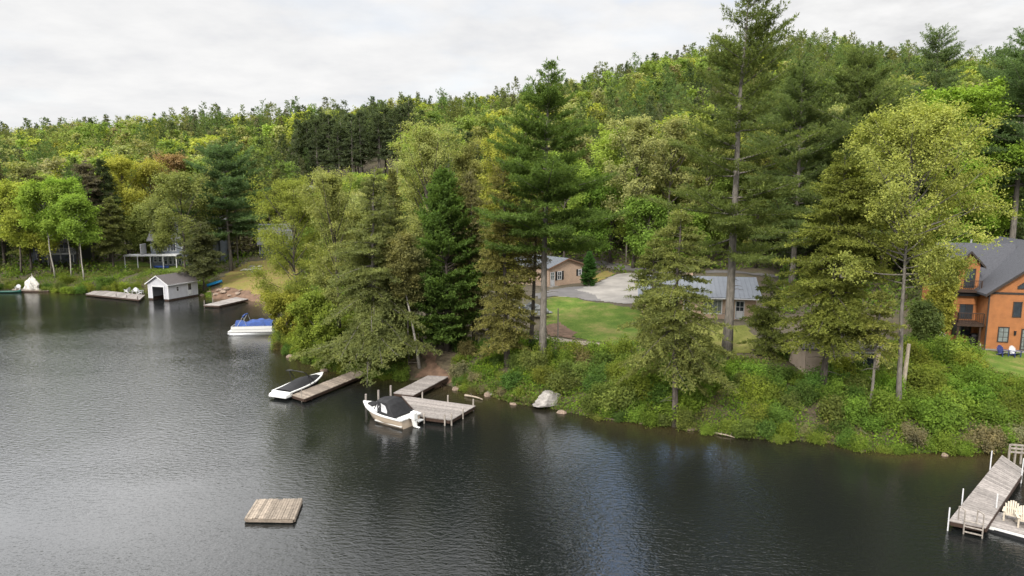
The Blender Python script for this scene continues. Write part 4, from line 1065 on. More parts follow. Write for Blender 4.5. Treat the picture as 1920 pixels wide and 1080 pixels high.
for i, x in enumerate(np.linspace(-L / 2 + .35, L / 2 - 1.0, 14)):
    t = i / 13; hh = .28 + .42 * abs(math.sin(t * PI * 1.15 + .35)) ** .7
    rows.append([(x, 1.2 * c_, 1.17 + hh * (1 - abs(c_) ** 2.2) * (1 + .12 * math.sin(i * 1.9 + 4 * c_)) - (.16 if abs(c_) == 1 else 0)) for c_ in np.linspace(1, -1, 11)])
m = MB(); m.grid(rows); m.poly(rows[0], [tuple(range(10, -1, -1))]); m.poly(rows[-1], [tuple(range(11))]); m.build('cover', BLUEC, bo, True)
m = MB()
for sg in (1, -1):
    m.tube([(L / 2 - 1.3, 1.15 * sg, 1.15), (L / 2 - 2.0, 1.1 * sg, 2.35)], .03, 6); m.tube([(L / 2 - 2.4, 1.15 * sg, 1.2), (L / 2 - 2.05, 1.1 * sg, 2.3)], .025, 6)
m.build('canopy_frame', ALU, bo)
m = MB(); m.tube([(L / 2 - 2.02, 1.15, 2.36), (L / 2 - 2.0, 0, 2.42), (L / 2 - 2.02, -1.15, 2.36)], [.09, .13, .09], 8); m.build('folded_canopy', BLUEC, bo)
m = MB(); m.box(-L / 2 - .5, -L / 2 - .05, -.2, .2, .75, 1.25); m.box(-L / 2 - .42, -L / 2 - .12, -.1, .1, -.3, .75); m.build('outboard_motor', DARKPL, bo, bevel=.05)

# canoes, tarps
def canoe(name, label, loc, rotz, L, B, mat, flip=False, cat='canoe', tilt=0):
    o = thing(name, label, cat, loc, rotz)
    rows = []
    for i in range(15):
        t = i / 14; x = -L / 2 + L * t; k = max(.02, 1 - abs(2 * t - 1) ** 2.4); hb = B / 2 * k; zt = .34 + .22 * abs(2 * t - 1) ** 4
        rows.append([(x, hb * math.cos(a_), zt - (zt - .02 * (1 - k)) * math.sin(a_) ** .8) for a_ in np.linspace(0, PI, 9)])
    m = MB(); m.grid(rows); h = m.build('hull', mat, o, True)
    sm = h.modifiers.new('skin', 'SOLIDIFY'); sm.thickness = .03
    g = MB()
    for c_ in (0, 8):
        for p, q in zip(rows[:-1], rows[1:]): g.bar(p[c_], q[c_], .05, .04)
    g.build('gunwale', DARKWOOD, o)
    s2 = MB()
    for x in (-L * .25, L * .22): s2.box(x - .1, x + .1, -B * .36, B * .36, .26, .29)
    s2.build('seat', DARKWOOD, o)
    if flip: o.rotation_euler = (PI, tilt, rotz); o.location.z += .5
    return o
g = W(14, 549, 0); canoe('canoe', 'green canoe lying at the water edge at far left', g + np.array([0, 0, .02]), R_(5), 4.6, .95, surf('green_hull', (.03, .13, .10), .4))
g = G(402, 535); canoe('kayak', 'bright blue upturned boat on the rocky bank right of the boathouse', g + np.array([0, 0, .1]), R_(35), 2.6, 1.15, BLUEPL, True, 'dinghy', R_(-14))
g = G(303, 503); canoe('rowing_boat', 'blue upturned rowing boat under the long white-edged deck', g, R_(0), 3.0, 1.0, BLUEC, True, 'dinghy')
def lump(name, label, cat, loc, size, mat, seed, rotz=0, sub=4, rough=.18, flat=0.0, group=None, peak=1.0):
    r = np.random.default_rng(seed)
    import bmesh
    bm = bmesh.new(); bmesh.ops.create_icosphere(bm, subdivisions=sub, radius=1)
    K = [(unit(r.standard_normal(3)), r.uniform(.55, .95)) for _ in range(11)]
    ph = r.uniform(0, 6, 6)
    for v in bm.verts:
        p = np.array(v.co); 
        for n_, d_ in K:
            s_ = p @ n_
            if s_ > d_: p = p - n_ * (s_ - d_) * .9
        p = p * (1 + rough * .35 * (math.sin(5 * p[0] + ph[0]) * math.sin(6 * p[1] + ph[1]) + .6 * math.sin(11 * p[2] + 9 * p[0] + ph[2]) + .4 * math.sin(19 * p[1] + 15 * p[2] + ph[3])))
        if peak != 1 and p[2] > 0: p[:2] *= (1 - p[2]) ** peak if p[2] < 1 else .05
        if p[2] < -flat: p[2] = -flat
        v.co = p * np.array(size)
    me = bpy.data.meshes.new(name); bm.to_mesh(me); bm.free(); me.materials.append(mat)
    o = link(name, me); o.location = [float(c) for c in loc]; o.rotation_euler = (0, 0, rotz)
    return tag(o, label, cat, group)
g = W(62, 542, .3); lump('tarp_pile', 'tall heap covered by crumpled white tarp on the low dark dock', 'tarp', g, (1.6, 1.1, 2.3), surf('white_tarp', (.62, .60, .55), .7, .25, 5, bump=.8, bscale=5), 5, rough=.5, peak=.35)
g = G(1000, 596); lump('tarp_pile', 'low grey tarp-covered trailer on the lawn behind the second tall pine', 'tarp', g + np.array([0, 0, .5]), (2.0, 1.0, 1.2), surf('grey_tarp', (.27, .28, .28), .6, .3, 3, bump=.6, bscale=4), 8, rough=.4)
# rocks
g = W(1026, 763, 0); lump('boulder', 'big pale grey boulder standing in shallow water off the bank', 'boulder', g + np.array([0, .2, .25]), (1.45, 1.15, 1.05), ROCK, 21, .3)
g = W(920, 742, 0); lump('rock', 'small pale rock at the waterline right of the gangway', 'rock', g + np.array([0, .2, .1]), (.45, .35, .3), ROCK, 22, sub=3)
def waterside_rocks():
    r = np.random.default_rng(77)
    names = [((380, 556), 'below boathouse corner'), ((392, 549), 'beside blue upturned boat'), ((405, 553), ''), ((418, 550), ''), ((430, 556), ''), ((446, 553), ''), ((452, 546), ''), ((424, 544), ''), ((411, 546), '')]
    for i, (p, _) in enumerate(names):
        g = G(*p); s = r.uniform(.35, .75)
        lump('rock', 'angular brown rock in the rubble heap between blue upturned boat and cove dock', 'rock', g + np.array([0, 0, s * .2]), (s, s * .8, s * .6), ROCKB, 40 + i, r.uniform(0, 3), 2, group='rubble rocks by the cove dock')
    for i, p in enumerate(((464, 508), (472, 502), (480, 506), (487, 501), (476, 511))):
        g = G(*p); s = r.uniform(.6, 1.1)
        lump('rock', 'pale flat rock in the low stone terrace on the cove lawn', 'rock', g + np.array([0, 0, .1]), (s * 1.3, s * .8, s * .4), ROCK, 60 + i, r.uniform(0, 3), 2, group='terrace rocks on the cove lawn')
    k = 0
    for i in range(6, len(SH) - 6, 2):
        px, py = proj(SH[i, 0], SH[i, 1], 0)
        if not (525 < px < 1860) or 700 < px < 850: continue
        s = r.uniform(.12, .38); k += 1; s *= 1.25
        lump('rock', 'small dark rock half sunk along the shoreline below the bushes', 'rock', (SH[i, 0] + r.normal(0, .25), SH[i, 1] - r.uniform(0, .5), .02), (s * 1.2, s, s * .7), ROCKB, 100 + i, r.uniform(0, 3), 2, group='shoreline rocks')
waterside_rocks()

def log(name, label, p, q, rad, mat, zz_=(.1, .1), stubs=2, seed=1):
    r = np.random.default_rng(seed); a = G(*p) if zz_[0] is None else W(*p, zz_[0]); b_ = G(*q) if zz_[1] is None else W(*q, zz_[1])
    a, b_ = V3(a), V3(b_); d = b_ - a; m = MB()
    pts = [a.lerp(b_, t) + Vector((0, r.normal(0, .03), .06 * math.sin(t * PI) + .05)) - a for t in np.linspace(0, 1, 6)]
    m.tube(pts, [rad * (1 - .5 * t) for t in np.linspace(0, 1, 6)], 7)
    for k in range(stubs):
        c = pts[2 + k]; m.tube([c, c + Vector((r.normal(0, .2), r.normal(0, .2), .35))], [rad * .4, rad * .15], 5)
    o = m.build(name, mat); o.location = a; return tag(o, label, 'log')
DRIFT = surf('driftwood', (.36, .30, .23), .9, .4, 5, bump=.5, bscale=12)
log('fallen_log', 'pale bare branch sticking out of the waterline bushes below the cottage', (1612, 808), (1648, 838), .08, DRIFT, (None, .05), 3, 3)
log('fallen_log', 'sunken brown log along the shore right of the boulder', (1092, 777), (1160, 790), .13, surf('wet_log', (.16, .12, .085), .8, .4, 4), (.0, .02), 2, 4)
log('fallen_log', 'short driftwood log at the shore right of the gangway', (872, 742), (905, 750), .10, DRIFT, (.05, .03), 1, 5)
log('fallen_log', 'driftwood branch lying in the shallows near the drooping hemlock', (1335, 812), (1378, 822), .07, DRIFT, (.03, .0), 3, 6)
# ------------------------------------------------------------------ chairs, posts and small things
def adirondack(label, loc, rotz, mat, name='adirondack_chair', group=None):
    """front faces local -y"""
    o = thing(name, label, 'chair', loc, rotz, group)
    m = MB()
    for k in range(6):
        y = -.28 + k * .1; zt = .38 - (y + .28) * .28
        m.hexa([(-.27, y, zt - .025), (.27, y, zt - .025), (.27, y + .088, zt - .05), (-.27, y + .088, zt - .05)], [(-.27, y, zt), (.27, y, zt), (.27, y + .088, zt - .025), (-.27, y + .088, zt - .025)])
    m.build('seat', mat, o)
    m = MB()
    for k in range(7):
        a = (k - 3) * .085; hh = .74 - .022 * (k - 3) ** 2
        m.hexa([(a - .036, .20, .22), (a + .036, .20, .22), (a + .036, .225, .22), (a - .036, .225, .22)], [(a * 1.22 - .04, .20 + hh * .36, .22 + hh), (a * 1.22 + .04, .20 + hh * .36, .22 + hh), (a * 1.22 + .04, .225 + hh * .36, .22 + hh), (a * 1.22 - .04, .225 + hh * .36, .22 + hh)])
    m.bar((-.3, .35, .56), (.3, .35, .56), .03, .08); m.build('backrest', mat, o)
    for sg in (1, -1):
        m = MB(); m.hexa([(sg * .27, -.38, .56), (sg * .42, -.38, .56), (sg * .40, .38, .54), (sg * .30, .38, .54)][::sg], [(sg * .27, -.38, .585), (sg * .42, -.38, .585), (sg * .40, .38, .565), (sg * .30, .38, .565)][::sg]); m.build('arm', mat, o)
        m = MB(); m.box(min(sg * .28, sg * .36), max(sg * .28, sg * .36), -.30, -.26, 0, .56); m.build('leg', mat, o)
        m = MB(); m.bar((sg * .3, -.27, .33), (sg * .3, .5, .03), .035, .1); m.build('leg', mat, o)
    return o
def face(px, deg=0): return R_(deg)
g = W(1896, 976, .36); adirondack('cream slatted deck chair on the floating dock, whole in view', g, R_(-40), CREAM)
g = W(1920, 987, .36); adirondack('cream slatted deck chair on the floating dock, cut by the frame edge', g, R_(-25), CREAM)
for px, py, l in ((239, 548.5, 'left of the three white deck chairs on the dock beside the boathouse'), (253, 550, 'middle of the three white deck chairs on the dock beside the boathouse'), (264, 551, 'white deck chair on the dock touching the boathouse wall')):
    g = W(px, py, .43); adirondack(l, g, R_(-15 + 8 * (px - 250)), WHITEP, group='white chairs on the boathouse dock')
g = W(34, 543.5, .31); adirondack('small white deck chair on the low dock at far left', g, R_(20), WHITEP)
BLUEW = surf('navy_fabric', (.035, .045, .16), .6)
for px, py, l, mt in ((1880, 668, 'navy blue lawn chair in front of the orange chalet', BLUEW), (1903, 669, 'white-backed lawn chair in front of the chalet glass door', WHITEP)):
    g = G(px, py); o = adirondack(l, g, R_(10), mt, 'lawn_chair')
    for c in o.children:
        if (mt is WHITEP and c.name.startswith(('seat', 'leg', 'arm'))): c.data.materials[0] = BLUEW
        if (mt is BLUEW and c.name.startswith('seat')): c.data.materials[0] = WHITEP
g = G(1766, 643); adirondack('white plastic chair on the grass below the chalet deck', g, R_(-20), WHITEP, 'plastic_chair')
g = G(1774, 645); m = MB(); m.tube([(0, 0, 0), (0, 0, .42), (0, 0, .45)], [.2, .26, .28], 12); o = m.build('flower_pot', WHITEP); o.location = g; tag(o, 'white flower pot beside the white plastic chair', 'pot')
g = G(1838, 651); m = MB(); m.tube([(0, 0, 0), (0, 0, .35)], [.16, .2], 12); o = m.build('bucket', WHITEP); o.location = g; tag(o, 'small white bucket at the chalet corner', 'bucket')
g = G(1828, 647)
o = thing('grill', 'black covered barbecue grill under the chalet deck', 'grill', g, R_(-10))
m = MB(); m.hexa([(-.55, -.3, .12), (.55, -.3, .12), (.55, .3, .12), (-.55, .3, .12)], [(-.6, -.32, .85), (.6, -.32, .85), (.6, .32, .85), (-.6, .32, .85)]); m.build('cabinet', BLACKC, o)
m = MB(); m.grid([[(x, .32 * math.cos(a), .86 + .3 * math.sin(a)) for a in np.linspace(0, PI, 9)] for x in (-.5, -.42, .42, .5)]); m.build('lid', DARKPL, o, True)
def pole(name, label, cat, px, py, toppy, rad, mat, lean=0):
    g = G(px, py); h = z_at(g, toppy) - g[2]
    m = MB(); m.tube([(0, 0, -.4), (lean * .5, 0, h * .5), (lean, 0, h)], [rad, rad * .9, rad * .75], 8); o = m.build(name, mat); o.location = g; return tag(o, label, cat)
pole('wooden_post', 'slim grey post standing in the mulch bed on the front lawn', 'post', 1046, 638, 578, .075, POSTWOOD)
pole('utility_pole', 'tall bare utility pole beside the road behind the garage', 'pole', 1174, 492, 396, .14, BARKG)
pole('utility_pole', 'tall bare pole between the pine and the blue house', 'pole', 447, 500, 385, .16, BARKG)
pole('stump', 'short pale cut stump in the bushes above the waterline', 'stump', 1668, 790, 768, .16, POSTWOOD)
pole('snag', 'pale broken dead trunk standing in the bright bushes', 'snag', 1692, 735, 645, .17, surf('pale_deadwood', (.42, .36, .28), .9, .4, 4, stretch=(2, 2, .6)), .2)
# wooden steps up the bank behind the T-shaped dock
g = G(775, 684); g2 = G(776, 634)
o = thing('bank_steps', 'old wooden steps climbing the bank between two leaning trunks', 'steps', g, 0)
d = V3(g2) - V3(g)
m = MB(); dn = d / 9
for k in range(9):
    c = dn * k + Vector((0, 0, .18)); m.box(c.x - .45, c.x + .45, c.y, c.y + .3, c.z - .04, c.z)
m.build('tread', OLDWOOD, o)
for sg in (1, -1):
    m = MB(); m.bar(Vector((sg * .48, 0, .1)), d + Vector((sg * .48, 0, .1)), .06, .22); m.build('stringer', OLDWOOD, o)
m = MB()
for k in (0, 4, 8):
    c = dn * k; m.bar(c + Vector((.5, 0, 0)), c + Vector((.5, 0, 1.0)), .07)
m.bar(Vector((.5, 0, 1.0)), dn * 8 + Vector((.5, 0, 1.0)), .06); m.build('handrail', OLDWOOD, o)

# ------------------------------------------------------------------ hero trees, one by one
def lab_h(g, top): return z_at(g, top) - g[2]
P_PINE = lambda t: max(.14, (1 - t) ** .6 * (.85 + .7 * min(t, .4)))
P_HEM = lambda t: (1 - t) ** .62 * min(1, .68 + 1.1 * t) + .04
P_CED = lambda t: min(1, .6 + 1.6 * t) * (1 - t ** 2.0) ** .8 + .05
_ns = [100]
TREES = []
BOOST = np.array([1.94, 1.84, 2.15])
def hero(kind, px, py, top, Rpx, colour, label, cb=.3, seed=None, leanpx=0, dens=1.0, bark=None, name=None, cat='tree', group=None, at=None, **kw):
    g = at if at is not None else G(px, py); h = lab_h(g, top); k = FP / g[1]; R = Rpx / k * {'pine': 1.30, 'hemlock': 1.22}.get(kind, 1.0)
    _ns[0] += 1; sd_ = seed or _ns[0]
    lean = (leanpx / k, 0)
    if kind == 'pine':
        a = dict(dz=1.0, nl=(5, 7), prof=P_PINE, up=(-7, 34), curve=.15, tw=.27 / dens, tuft=.24, bl=.34, bw=.075, nb=6, tr=.0128 * h, upb=.20, twl=.50, inner=.10, rnd=(.4, 1.35), dead=9, whorl=.12, flat=.55); a.update(kw)
        gen = conifer(h, cb, R, sd_, lean=lean, **a); bk = bark or BARKG; nm = 'pine_tree'
    elif kind == 'hemlock':
        a = dict(dz=.50, nl=(4, 6), prof=P_HEM, up=(-14, 25), curve=-.10, tw=.26 / dens, tuft=.22, bl=.26, bw=.085, nb=5, tr=.014 * h, upb=-.08, twl=.46, inner=.10, rnd=(.35, 1.35), dead=6, whorl=.5); a.update(kw)
        gen = conifer(h, cb, R, sd_, lean=lean, **a); bk = bark or BARK; nm = 'hemlock_tree'
    elif kind == 'cedar':
        a = dict(dz=.36, nl=(6, 8), prof=P_CED, up=(2, 48), curve=.16, tw=.30 / dens, tuft=.26, bl=.32, bw=.14, nb=4, tr=.013 * h, upb=.3, twl=.30, inner=.35, rnd=(.55, 1.2)); a.update(kw)
        gen = conifer(h, cb, R, sd_, lean=lean, **a); bk = bark or BARK; nm = 'cedar_tree'
    elif kind == 'spruce':
        a = dict(dz=.52, nl=(5, 7), prof=lambda t: (1 - t) ** .9 + .04, up=(-12, 30), curve=.02, tw=.34 / dens, tuft=.30, bl=.40, bw=.12, nb=4, tr=.012 * h, upb=.0, twl=.36, inner=.2); a.update(kw)
        gen = conifer(h, cb, R, sd_, lean=lean, **a); bk = bark or BARK; nm = 'spruce_tree'
    else:
        a = dict(nlimb=int(30 * dens), ncl=5, leaves=int(110), ls=.095, rc=.17 * R + .1, tr=.011 * h); a.update(kw)
        gen = broadleaf(h, cb, R, sd_, lean=lean, **a); bk = bark or BARK; nm = {'maple': 'maple_tree', 'birch': 'birch_tree'}.get(kind, 'broadleaf_tree')
    p = Proto(gen, h, bk)
    o = p.put(name or nm, label, cat, g, None, 0.0, tuple(np.array(colour) * BOOST), group)
    TREES.append((g[0], g[1], R))
    return o
OLIVE = (.105, .105, .028); HEML = (.088, .098, .026)
# right of the drive
hero('pine', 1362, 672, -28, 112, (.062, .080, .023), 'tallest white pine, its sparse top reaching past the frame', .30, 7, 12, .9, nl=(4, 6), dz=1.25, whorl=.07, flat=.4, rnd=(.25, 1.45))
hero('pine', 1018, 686, 117, 98, (.054, .084, .020), 'dense green white pine with a pointed top on the front bank', .40, 15, 8, 1.1, dz=1.12, nl=(6, 8), whorl=.05, flat=.4, rnd=(.5, 1.3), prof=lambda t: max(.12, (1 - t) ** .85 * (1.0 + .5 * min(t, .4))))
hero('hemlock', 1266, 799, 392, 100, (.086, .098, .028), 'drooping olive hemlock with bare lower trunk at the waterline', .30, 22, 0, 1.0, prof=lambda t: (1 - t) ** .7 * min(1, .8 + .9 * t) + .06, up=(-26, 18), rnd=(.35, 1.2))
hero('hemlock', 1222, 648, 448, 46, (.085, .098, .028), 'young olive hemlock left of the ranch house front', .08, 24, 0, 1.1)
hero('hemlock', 1540, 742, 292, 104, (.088, .102, .022), 'broad golden-olive hemlock in front of the tan cottage', .26, 27, 8, 1.15, rnd=(.45, 1.2))
hero('maple', 1685, 773, 214, 128, (.150, .168, .040), 'tall pale yellow-green maple with pale trunk beside the chalet', .43, 31, -14, 1.7, bark=BARKG, leaves=92, tr=.19, rc=.64, elev=(4, 66), ls=.092, ncl=6)
hero('hemlock', 1631, 772, 545, 42, (.11, .12, .03), 'slender young hemlock with bare thin stem below the pale maple', .52, 33, 4, 1.2, bark=BARKG, tr=.11)
hero('maple', 1748, 655, 495, 20, (.16, .165, .03), 'young yellow-green tree in front of the chalet dormer', .25, 35, 10, .8, tr=.07, rc=.45, ls=.12)
hero('maple', 1730, 655, 575, 24, (.075, .10, .03), 'dark green bushy tree left of the chalet deck', .1, 36, 0, .8, tr=.08, rc=.5, ls=.12)
hero('hemlock', 1440, 668, 520, 46, (.07, .085, .022), 'low dark hemlock at the right end of the ranch house', .08, 37, 0, 1.2)
hero('maple', 1792, 585, 182, 86, (.105, .160, .022), 'vivid green maple behind the chalet roof', .22, 41, 0, 1.3, at=np.array([54.5, 84, float(T(54.5, 84))]), ls=.19, rc=.9)
hero('pine', 1900, 585, 58, 92, (.060, .092, .034), 'tall pine rising behind the chalet at the right edge', .45, 43, 6, .9, at=np.array([61.5, 84, float(T(61.5, 84))]))
hero('pine', 1745, 585, 56, 78, (.064, .090, .036), 'flat-topped pine standing above the hill behind the pale maple', .40, 44, -4, .8, at=np.array([56.0, 93, float(T(56, 93))]), prof=lambda t: .75 * (1 - t) ** .4 * (1 - .5 * t) + .12, up=(-4, 26))
hero('pine', 1600, 585, 92, 92, (.072, .095, .030), 'wide layered pine behind the broad golden hemlock', .25, 45, 4, .9, at=np.array([44, 90, float(T(44, 90))]), up=(0, 32))
hero('pine', 1500, 520, 112, 84, (.062, .085, .028), 'dark layered pine right of the tallest pine', .25, 46, 0, .9, at=np.array([38, 92, float(T(38, 92))]), up=(0, 30))
hero('maple', 1670, 560, 180, 70, (.10, .125, .03), 'olive green tree between two layered pines on the right', .2, 47, 0, 1.0, at=np.array([55, 101, float(T(55, 101))]), ls=.17, rc=.8, leaves=62)
hero('pine', 1870, 560, 92, 66, (.05, .075, .03), 'second pine behind the chalet, left of the edge pine', .35, 48, 0, .8, at=np.array([68, 98, float(T(68, 98))]))
hero('maple', 1855, 585, 215, 60, (.105, .165, .02), 'mid-green maple behind the chalet ridge', .2, 49, 0, 1.0, at=np.array([63.5, 91, float(T(63.5, 91))]), ls=.17, rc=.8, leaves=62)
# middle, beyond the drive
for px, Y, top, Rp, c, l, k in ((1250, 113, 232, 62, (.135, .142, .050), 'pale budding tree beyond the ranch house roof', 'maple'), (1188, 112, 226, 60, (.155, .165, .062), 'pale feathery tree above the utility pole', 'maple'),
                                (1318, 112, 240, 56, (.12, .135, .035), 'olive tree just left of the tallest pine trunk', 'maple'), (1145, 116, 250, 52, (.145, .19, .035), 'fresh green tree right of the pointed pine', 'maple'),
                                (1215, 108, 380, 44, (.085, .135, .024), 'low bright green tree at the road edge', 'maple'), (1290, 107, 400, 46, (.085, .13, .022), 'low green tree behind the ranch chimney', 'maple'),
                                (1420, 108, 250, 56, (.105, .115, .03), 'olive tree behind the right end of the ranch roof', 'maple'), (1100, 113, 330, 46, (.07, .12, .02), 'deep green tree behind the garage', 'maple'), (1060, 112, 300, 50, (.12, .17, .03), 'leafy green tree behind the pointed pine', 'maple'),
                                (1370, 110, 330, 48, (.08, .115, .022), 'green tree behind the tallest pine trunk', 'maple')):
    x = (px - CX) / FP * Y * 1.0; hero(k, px, 0, top, Rp, c, l, .18, None, 0, 1.0, at=np.array([x, Y, float(T(x, Y))]), ls=.17, rc=.85, leaves=64)
g = G(1104, 536); hero('cedar', 1104, 536, 476, 13, (.026, .060, .014), 'clipped dark green columnar cedar at the garage corner', .02, 52, dz=.2, bl=.2, bw=.1, tw=.2, tuft=.16, nl=(7, 9), prof=lambda t: min(1, .8 + t) * (1 - t ** 2.2) + .05)
# the wooded point
hero('hemlock', 953, 687, 300, 56, (.102, .100, .030), 'thin brown-olive hemlock left of the pointed pine', .12, 55, -6, 1.0, rnd=(.4, 1.25))
hero('hemlock', 996, 655, 352, 34, (.092, .080, .038), 'brownish half-bare hemlock against the pointed pine trunk', .50, 56, 4, .8, rnd=(.35, 1.2))
hero('cedar', 838, 657, 326, 78, (.050, .082, .018), 'dense dark green cedar, widest tree behind the T-shaped dock', .05, 57, -6, 1.15)
hero('hemlock', 890, 648, 322, 42, (.090, .088, .038), 'grey-brown narrow hemlock right of the dense cedar', .1, 58, 0, 1.0)
hero('hemlock', 692, 699, 316, 74, (.088, .102, .034), 'wide drooping hemlock leaning over the narrow plank dock', .20, 59, 18, 1.05, prof=lambda t: (1 - t) ** 1.05 * 1.15 + .10, up=(-20, 22), bark=BARKG)
hero('maple', 560, 612, 346, 78, (.110, .128, .026), 'round olive-green tree at the tip of the wooded point', .06, 61, 0, 1.5, rc=.8, leaves=110)
hero('maple', 640, 640, 334, 64, (.132, .145, .044), 'pale olive budding tree between round tree and drooping hemlock', .12, 62, 4, 1.2, rc=.6, elev=(30, 78), vert=.6)
hero('birch', 800, 610, 256, 66, (.150, .166, .052), 'tall pale feathery tree topping the wooded point', .25, 63, -4, 1.4, elev=(38, 80), rc=.75, vert=.8, leaves=105)
hero('maple', 934, 612, 252, 50, (.175, .185, .036), 'yellow-green tree left of the pointed pine', .15, 64, 4, 1.2, rc=.7)
hero('maple', 880, 600, 270, 46, (.12, .125, .04), 'olive tree behind the dense cedar', .15, 65, 0, 1.0, rc=.7)
hero('birch', 787, 690, 440, 34, (.10, .10, .034), 'slim leaning birch beside the bank steps', .5, 66, -26, .7, bark=BIRCH, tr=.13, rc=.5)
hero('birch', 766, 676, 450, 30, (.085, .09, .034), 'slim upright birch left of the bank steps', .5, 67, 2, .6, bark=BARKG, tr=.10, rc=.5)
hero('hemlock', 735, 655, 380, 50, (.075, .085, .03), 'grey-green hemlock behind the drooping hemlock', .2, 68, 0, 1.0)
hero('maple', 545, 640, 560, 44, (.125, .13, .022), 'yellow-olive bushy tree leaning over the water at the point', .03, 69, -14, .8, rc=.5, tr=.07, ls=.12)
hero('maple', 600, 668, 560, 42, (.10, .13, .022), 'green bushy tree above the black-covered boat', .03, 70, -6, .8, rc=.5, tr=.07, ls=.12)
hero('spruce', 742, 585, 318, 40, (.085, .09, .03), 'narrow olive spruce behind the pale budding tree', .05, 71, 0, .9)
# far bank, left
hero('birch', 104, 521, 350, 40, (.120, .170, .028), 'leftmost of the leaning white birches, bright green', .42, 73, -10, 1.1, bark=BIRCH, tr=.13, ls=.17, rc=.9, leaves=64)
hero('birch', 134, 518, 344, 40, (.112, .172, .026), 'middle leaning white birch, bright green', .40, 74, -6, 1.1, bark=BIRCH, tr=.13, ls=.17, rc=.9, leaves=64)
hero('birch', 158, 527, 372, 30, (.105, .158, .026), 'right white birch nearest the boathouse dock, bright green', .45, 75, -4, 1.0, bark=BIRCH, tr=.11, ls=.17, rc=.8, leaves=62)
hero('birch', 40, 515, 350, 40, (.150, .175, .030), 'yellow-green tree at the left edge above the tarp pile', .3, 76, 0, 1.0, ls=.17, rc=.9, leaves=64)
for px, py, top, Rp, c, l, k in ((10, 502, 302, 40, (.062, .060, .030), 'dark brown-green conifer at the left frame edge', 'spruce'), (-40, 505, 290, 44, (.06, .07, .03), 'dark conifer partly outside the left frame edge', 'spruce'), (76, 500, 318, 40, (.075, .078, .035), 'dull conifer between left edge and white birches', 'hemlock'),
                                (176, 495, 306, 42, (.072, .066, .042), 'grey-brown hemlock right of the white birches', 'hemlock'), (208, 492, 298, 40, (.034, .046, .020), 'near-black spruce right of the grey-brown hemlock', 'spruce'),
                                (242, 484, 302, 42, (.168, .172, .030), 'brightest yellow maple left of the deck house', 'maple'), (292, 470, 312, 44, (.175, .172, .036), 'yellow maple directly behind the deck house', 'maple'),
                                (350, 524, 334, 66, (.100, .115, .034), 'spreading olive tree in front of the grey deck house', 'maple'), (434, 508, 274, 70, (.054, .086, .034), 'large blue-green pine between deck house and blue house', 'pine'),
                                (400, 500, 318, 46, (.066, .078, .034), 'dull green pine beside the large blue-green pine', 'pine'), (383, 547, 420, 34, (.055, .062, .026), 'small dark hemlock at the boathouse rear corner', 'hemlock'),
                                (326, 455, 296, 42, (.150, .105, .050), 'rust-coloured budding maple above the deck house', 'maple'), (478, 456, 298, 42, (.056, .066, .024), 'dark spruce above the blue house', 'spruce'), (522, 452, 318, 36, (.075, .085, .028), 'olive spruce behind the wooded point', 'spruce'),
                                (458, 468, 330, 30, (.09, .10, .03), 'olive hemlock above the cove lawn', 'hemlock'), (225, 470, 380, 30, (.075, .10, .03), 'low green tree left of the deck', 'maple'), (372, 500, 380, 26, (.07, .085, .03), 'thin dull tree hiding the right half of the deck house', 'maple'), (214, 506, 372, 28, (.085, .095, .032), 'olive hemlock at the shore behind the boathouse dock', 'hemlock'), (60, 508, 372, 28, (.09, .105, .03), 'olive hemlock between left edge and leftmost birch', 'hemlock'), (308, 498, 378, 22, (.085, .10, .032), 'thin olive tree in front of the deck house upper windows', 'maple'), (268, 492, 392, 22, (.10, .12, .032), 'slim green tree at the left end of the white-edged deck', 'maple')):
    kw = dict(ls=.19, rc=1.0, leaves=58) if k == 'maple' else dict(bl=.5, bw=.15 if k != 'pine' else .11, nb=4)
    hero(k, px, py, top, Rp, c, l, .30 if k != 'maple' else (.24 if px == 350 else .2), None, 0, .8, **kw)

# ------------------------------------------------------------------ the wooded hillside
r = np.random.default_rng(5)
MIDK = {}
MIDK['broadleaf'] = [Proto(broadleaf(17, .2, 4.4, 300 + i, nlimb=24, ncl=4, leaves=62, ls=.205, rc=1.15, tr=.2, elev=(15 + 8 * i, 72)), 17) for i in range(4)]
MIDK['spruce'] = [Proto(conifer(17, .14 + .1 * (i == 2), 2.9, 320 + i, dz=.75, nl=(5, 6), prof=lambda t: (1 - t) ** .85 + .04, up=(-14, 30), curve=.02, tw=.55, tuft=.42, bl=.62, bw=.22, nb=3, tr=.18, upb=0, inner=.2), 17) for i in range(3)]
MIDK['pine'] = [Proto(conifer(21, .36, 4.4, 340 + i, dz=1.0, nl=(4, 5), prof=P_PINE, up=(-4, 34), curve=.15, tw=.55, tuft=.42, bl=.62, bw=.17, nb=4, tr=.26, rnd=(.45, 1.2), dead=5), 21, BARKG) for i in range(3)]
MIDK['stand'] = [Proto(conifer(19, .42, 3.0, 360 + i, dz=.8, nl=(4, 6), prof=lambda t: (1 - t) ** .7 * .9 + .08, up=(-12, 30), curve=.0, tw=.6, tuft=.45, bl=.65, bw=.22, nb=3, tr=.24, upb=0, dead=8), 19, BARKG) for i in range(2)]
PAL = {'yellow-green maple': ('broadleaf', (.160, .178, .030)), 'fresh green maple': ('broadleaf', (.110, .150, .030)), 'mid-green leafy tree': ('broadleaf', (.088, .118, .028)),
       'pale olive budding tree': ('broadleaf', (.136, .146, .052)), 'straw-brown budding tree': ('broadleaf', (.118, .118, .050)), 'dark green spruce': ('spruce', (.038, .052, .022)), 'grey-brown spruce': ('spruce', (.072, .075, .040)),
       'olive spruce': ('spruce', (.060, .078, .028)), 'blue-green pine': ('pine', (.054, .082, .026)), 'tall olive pine': ('pine', (.075, .090, .028))}
cand = []
gap_ = 5.6; yv = 84
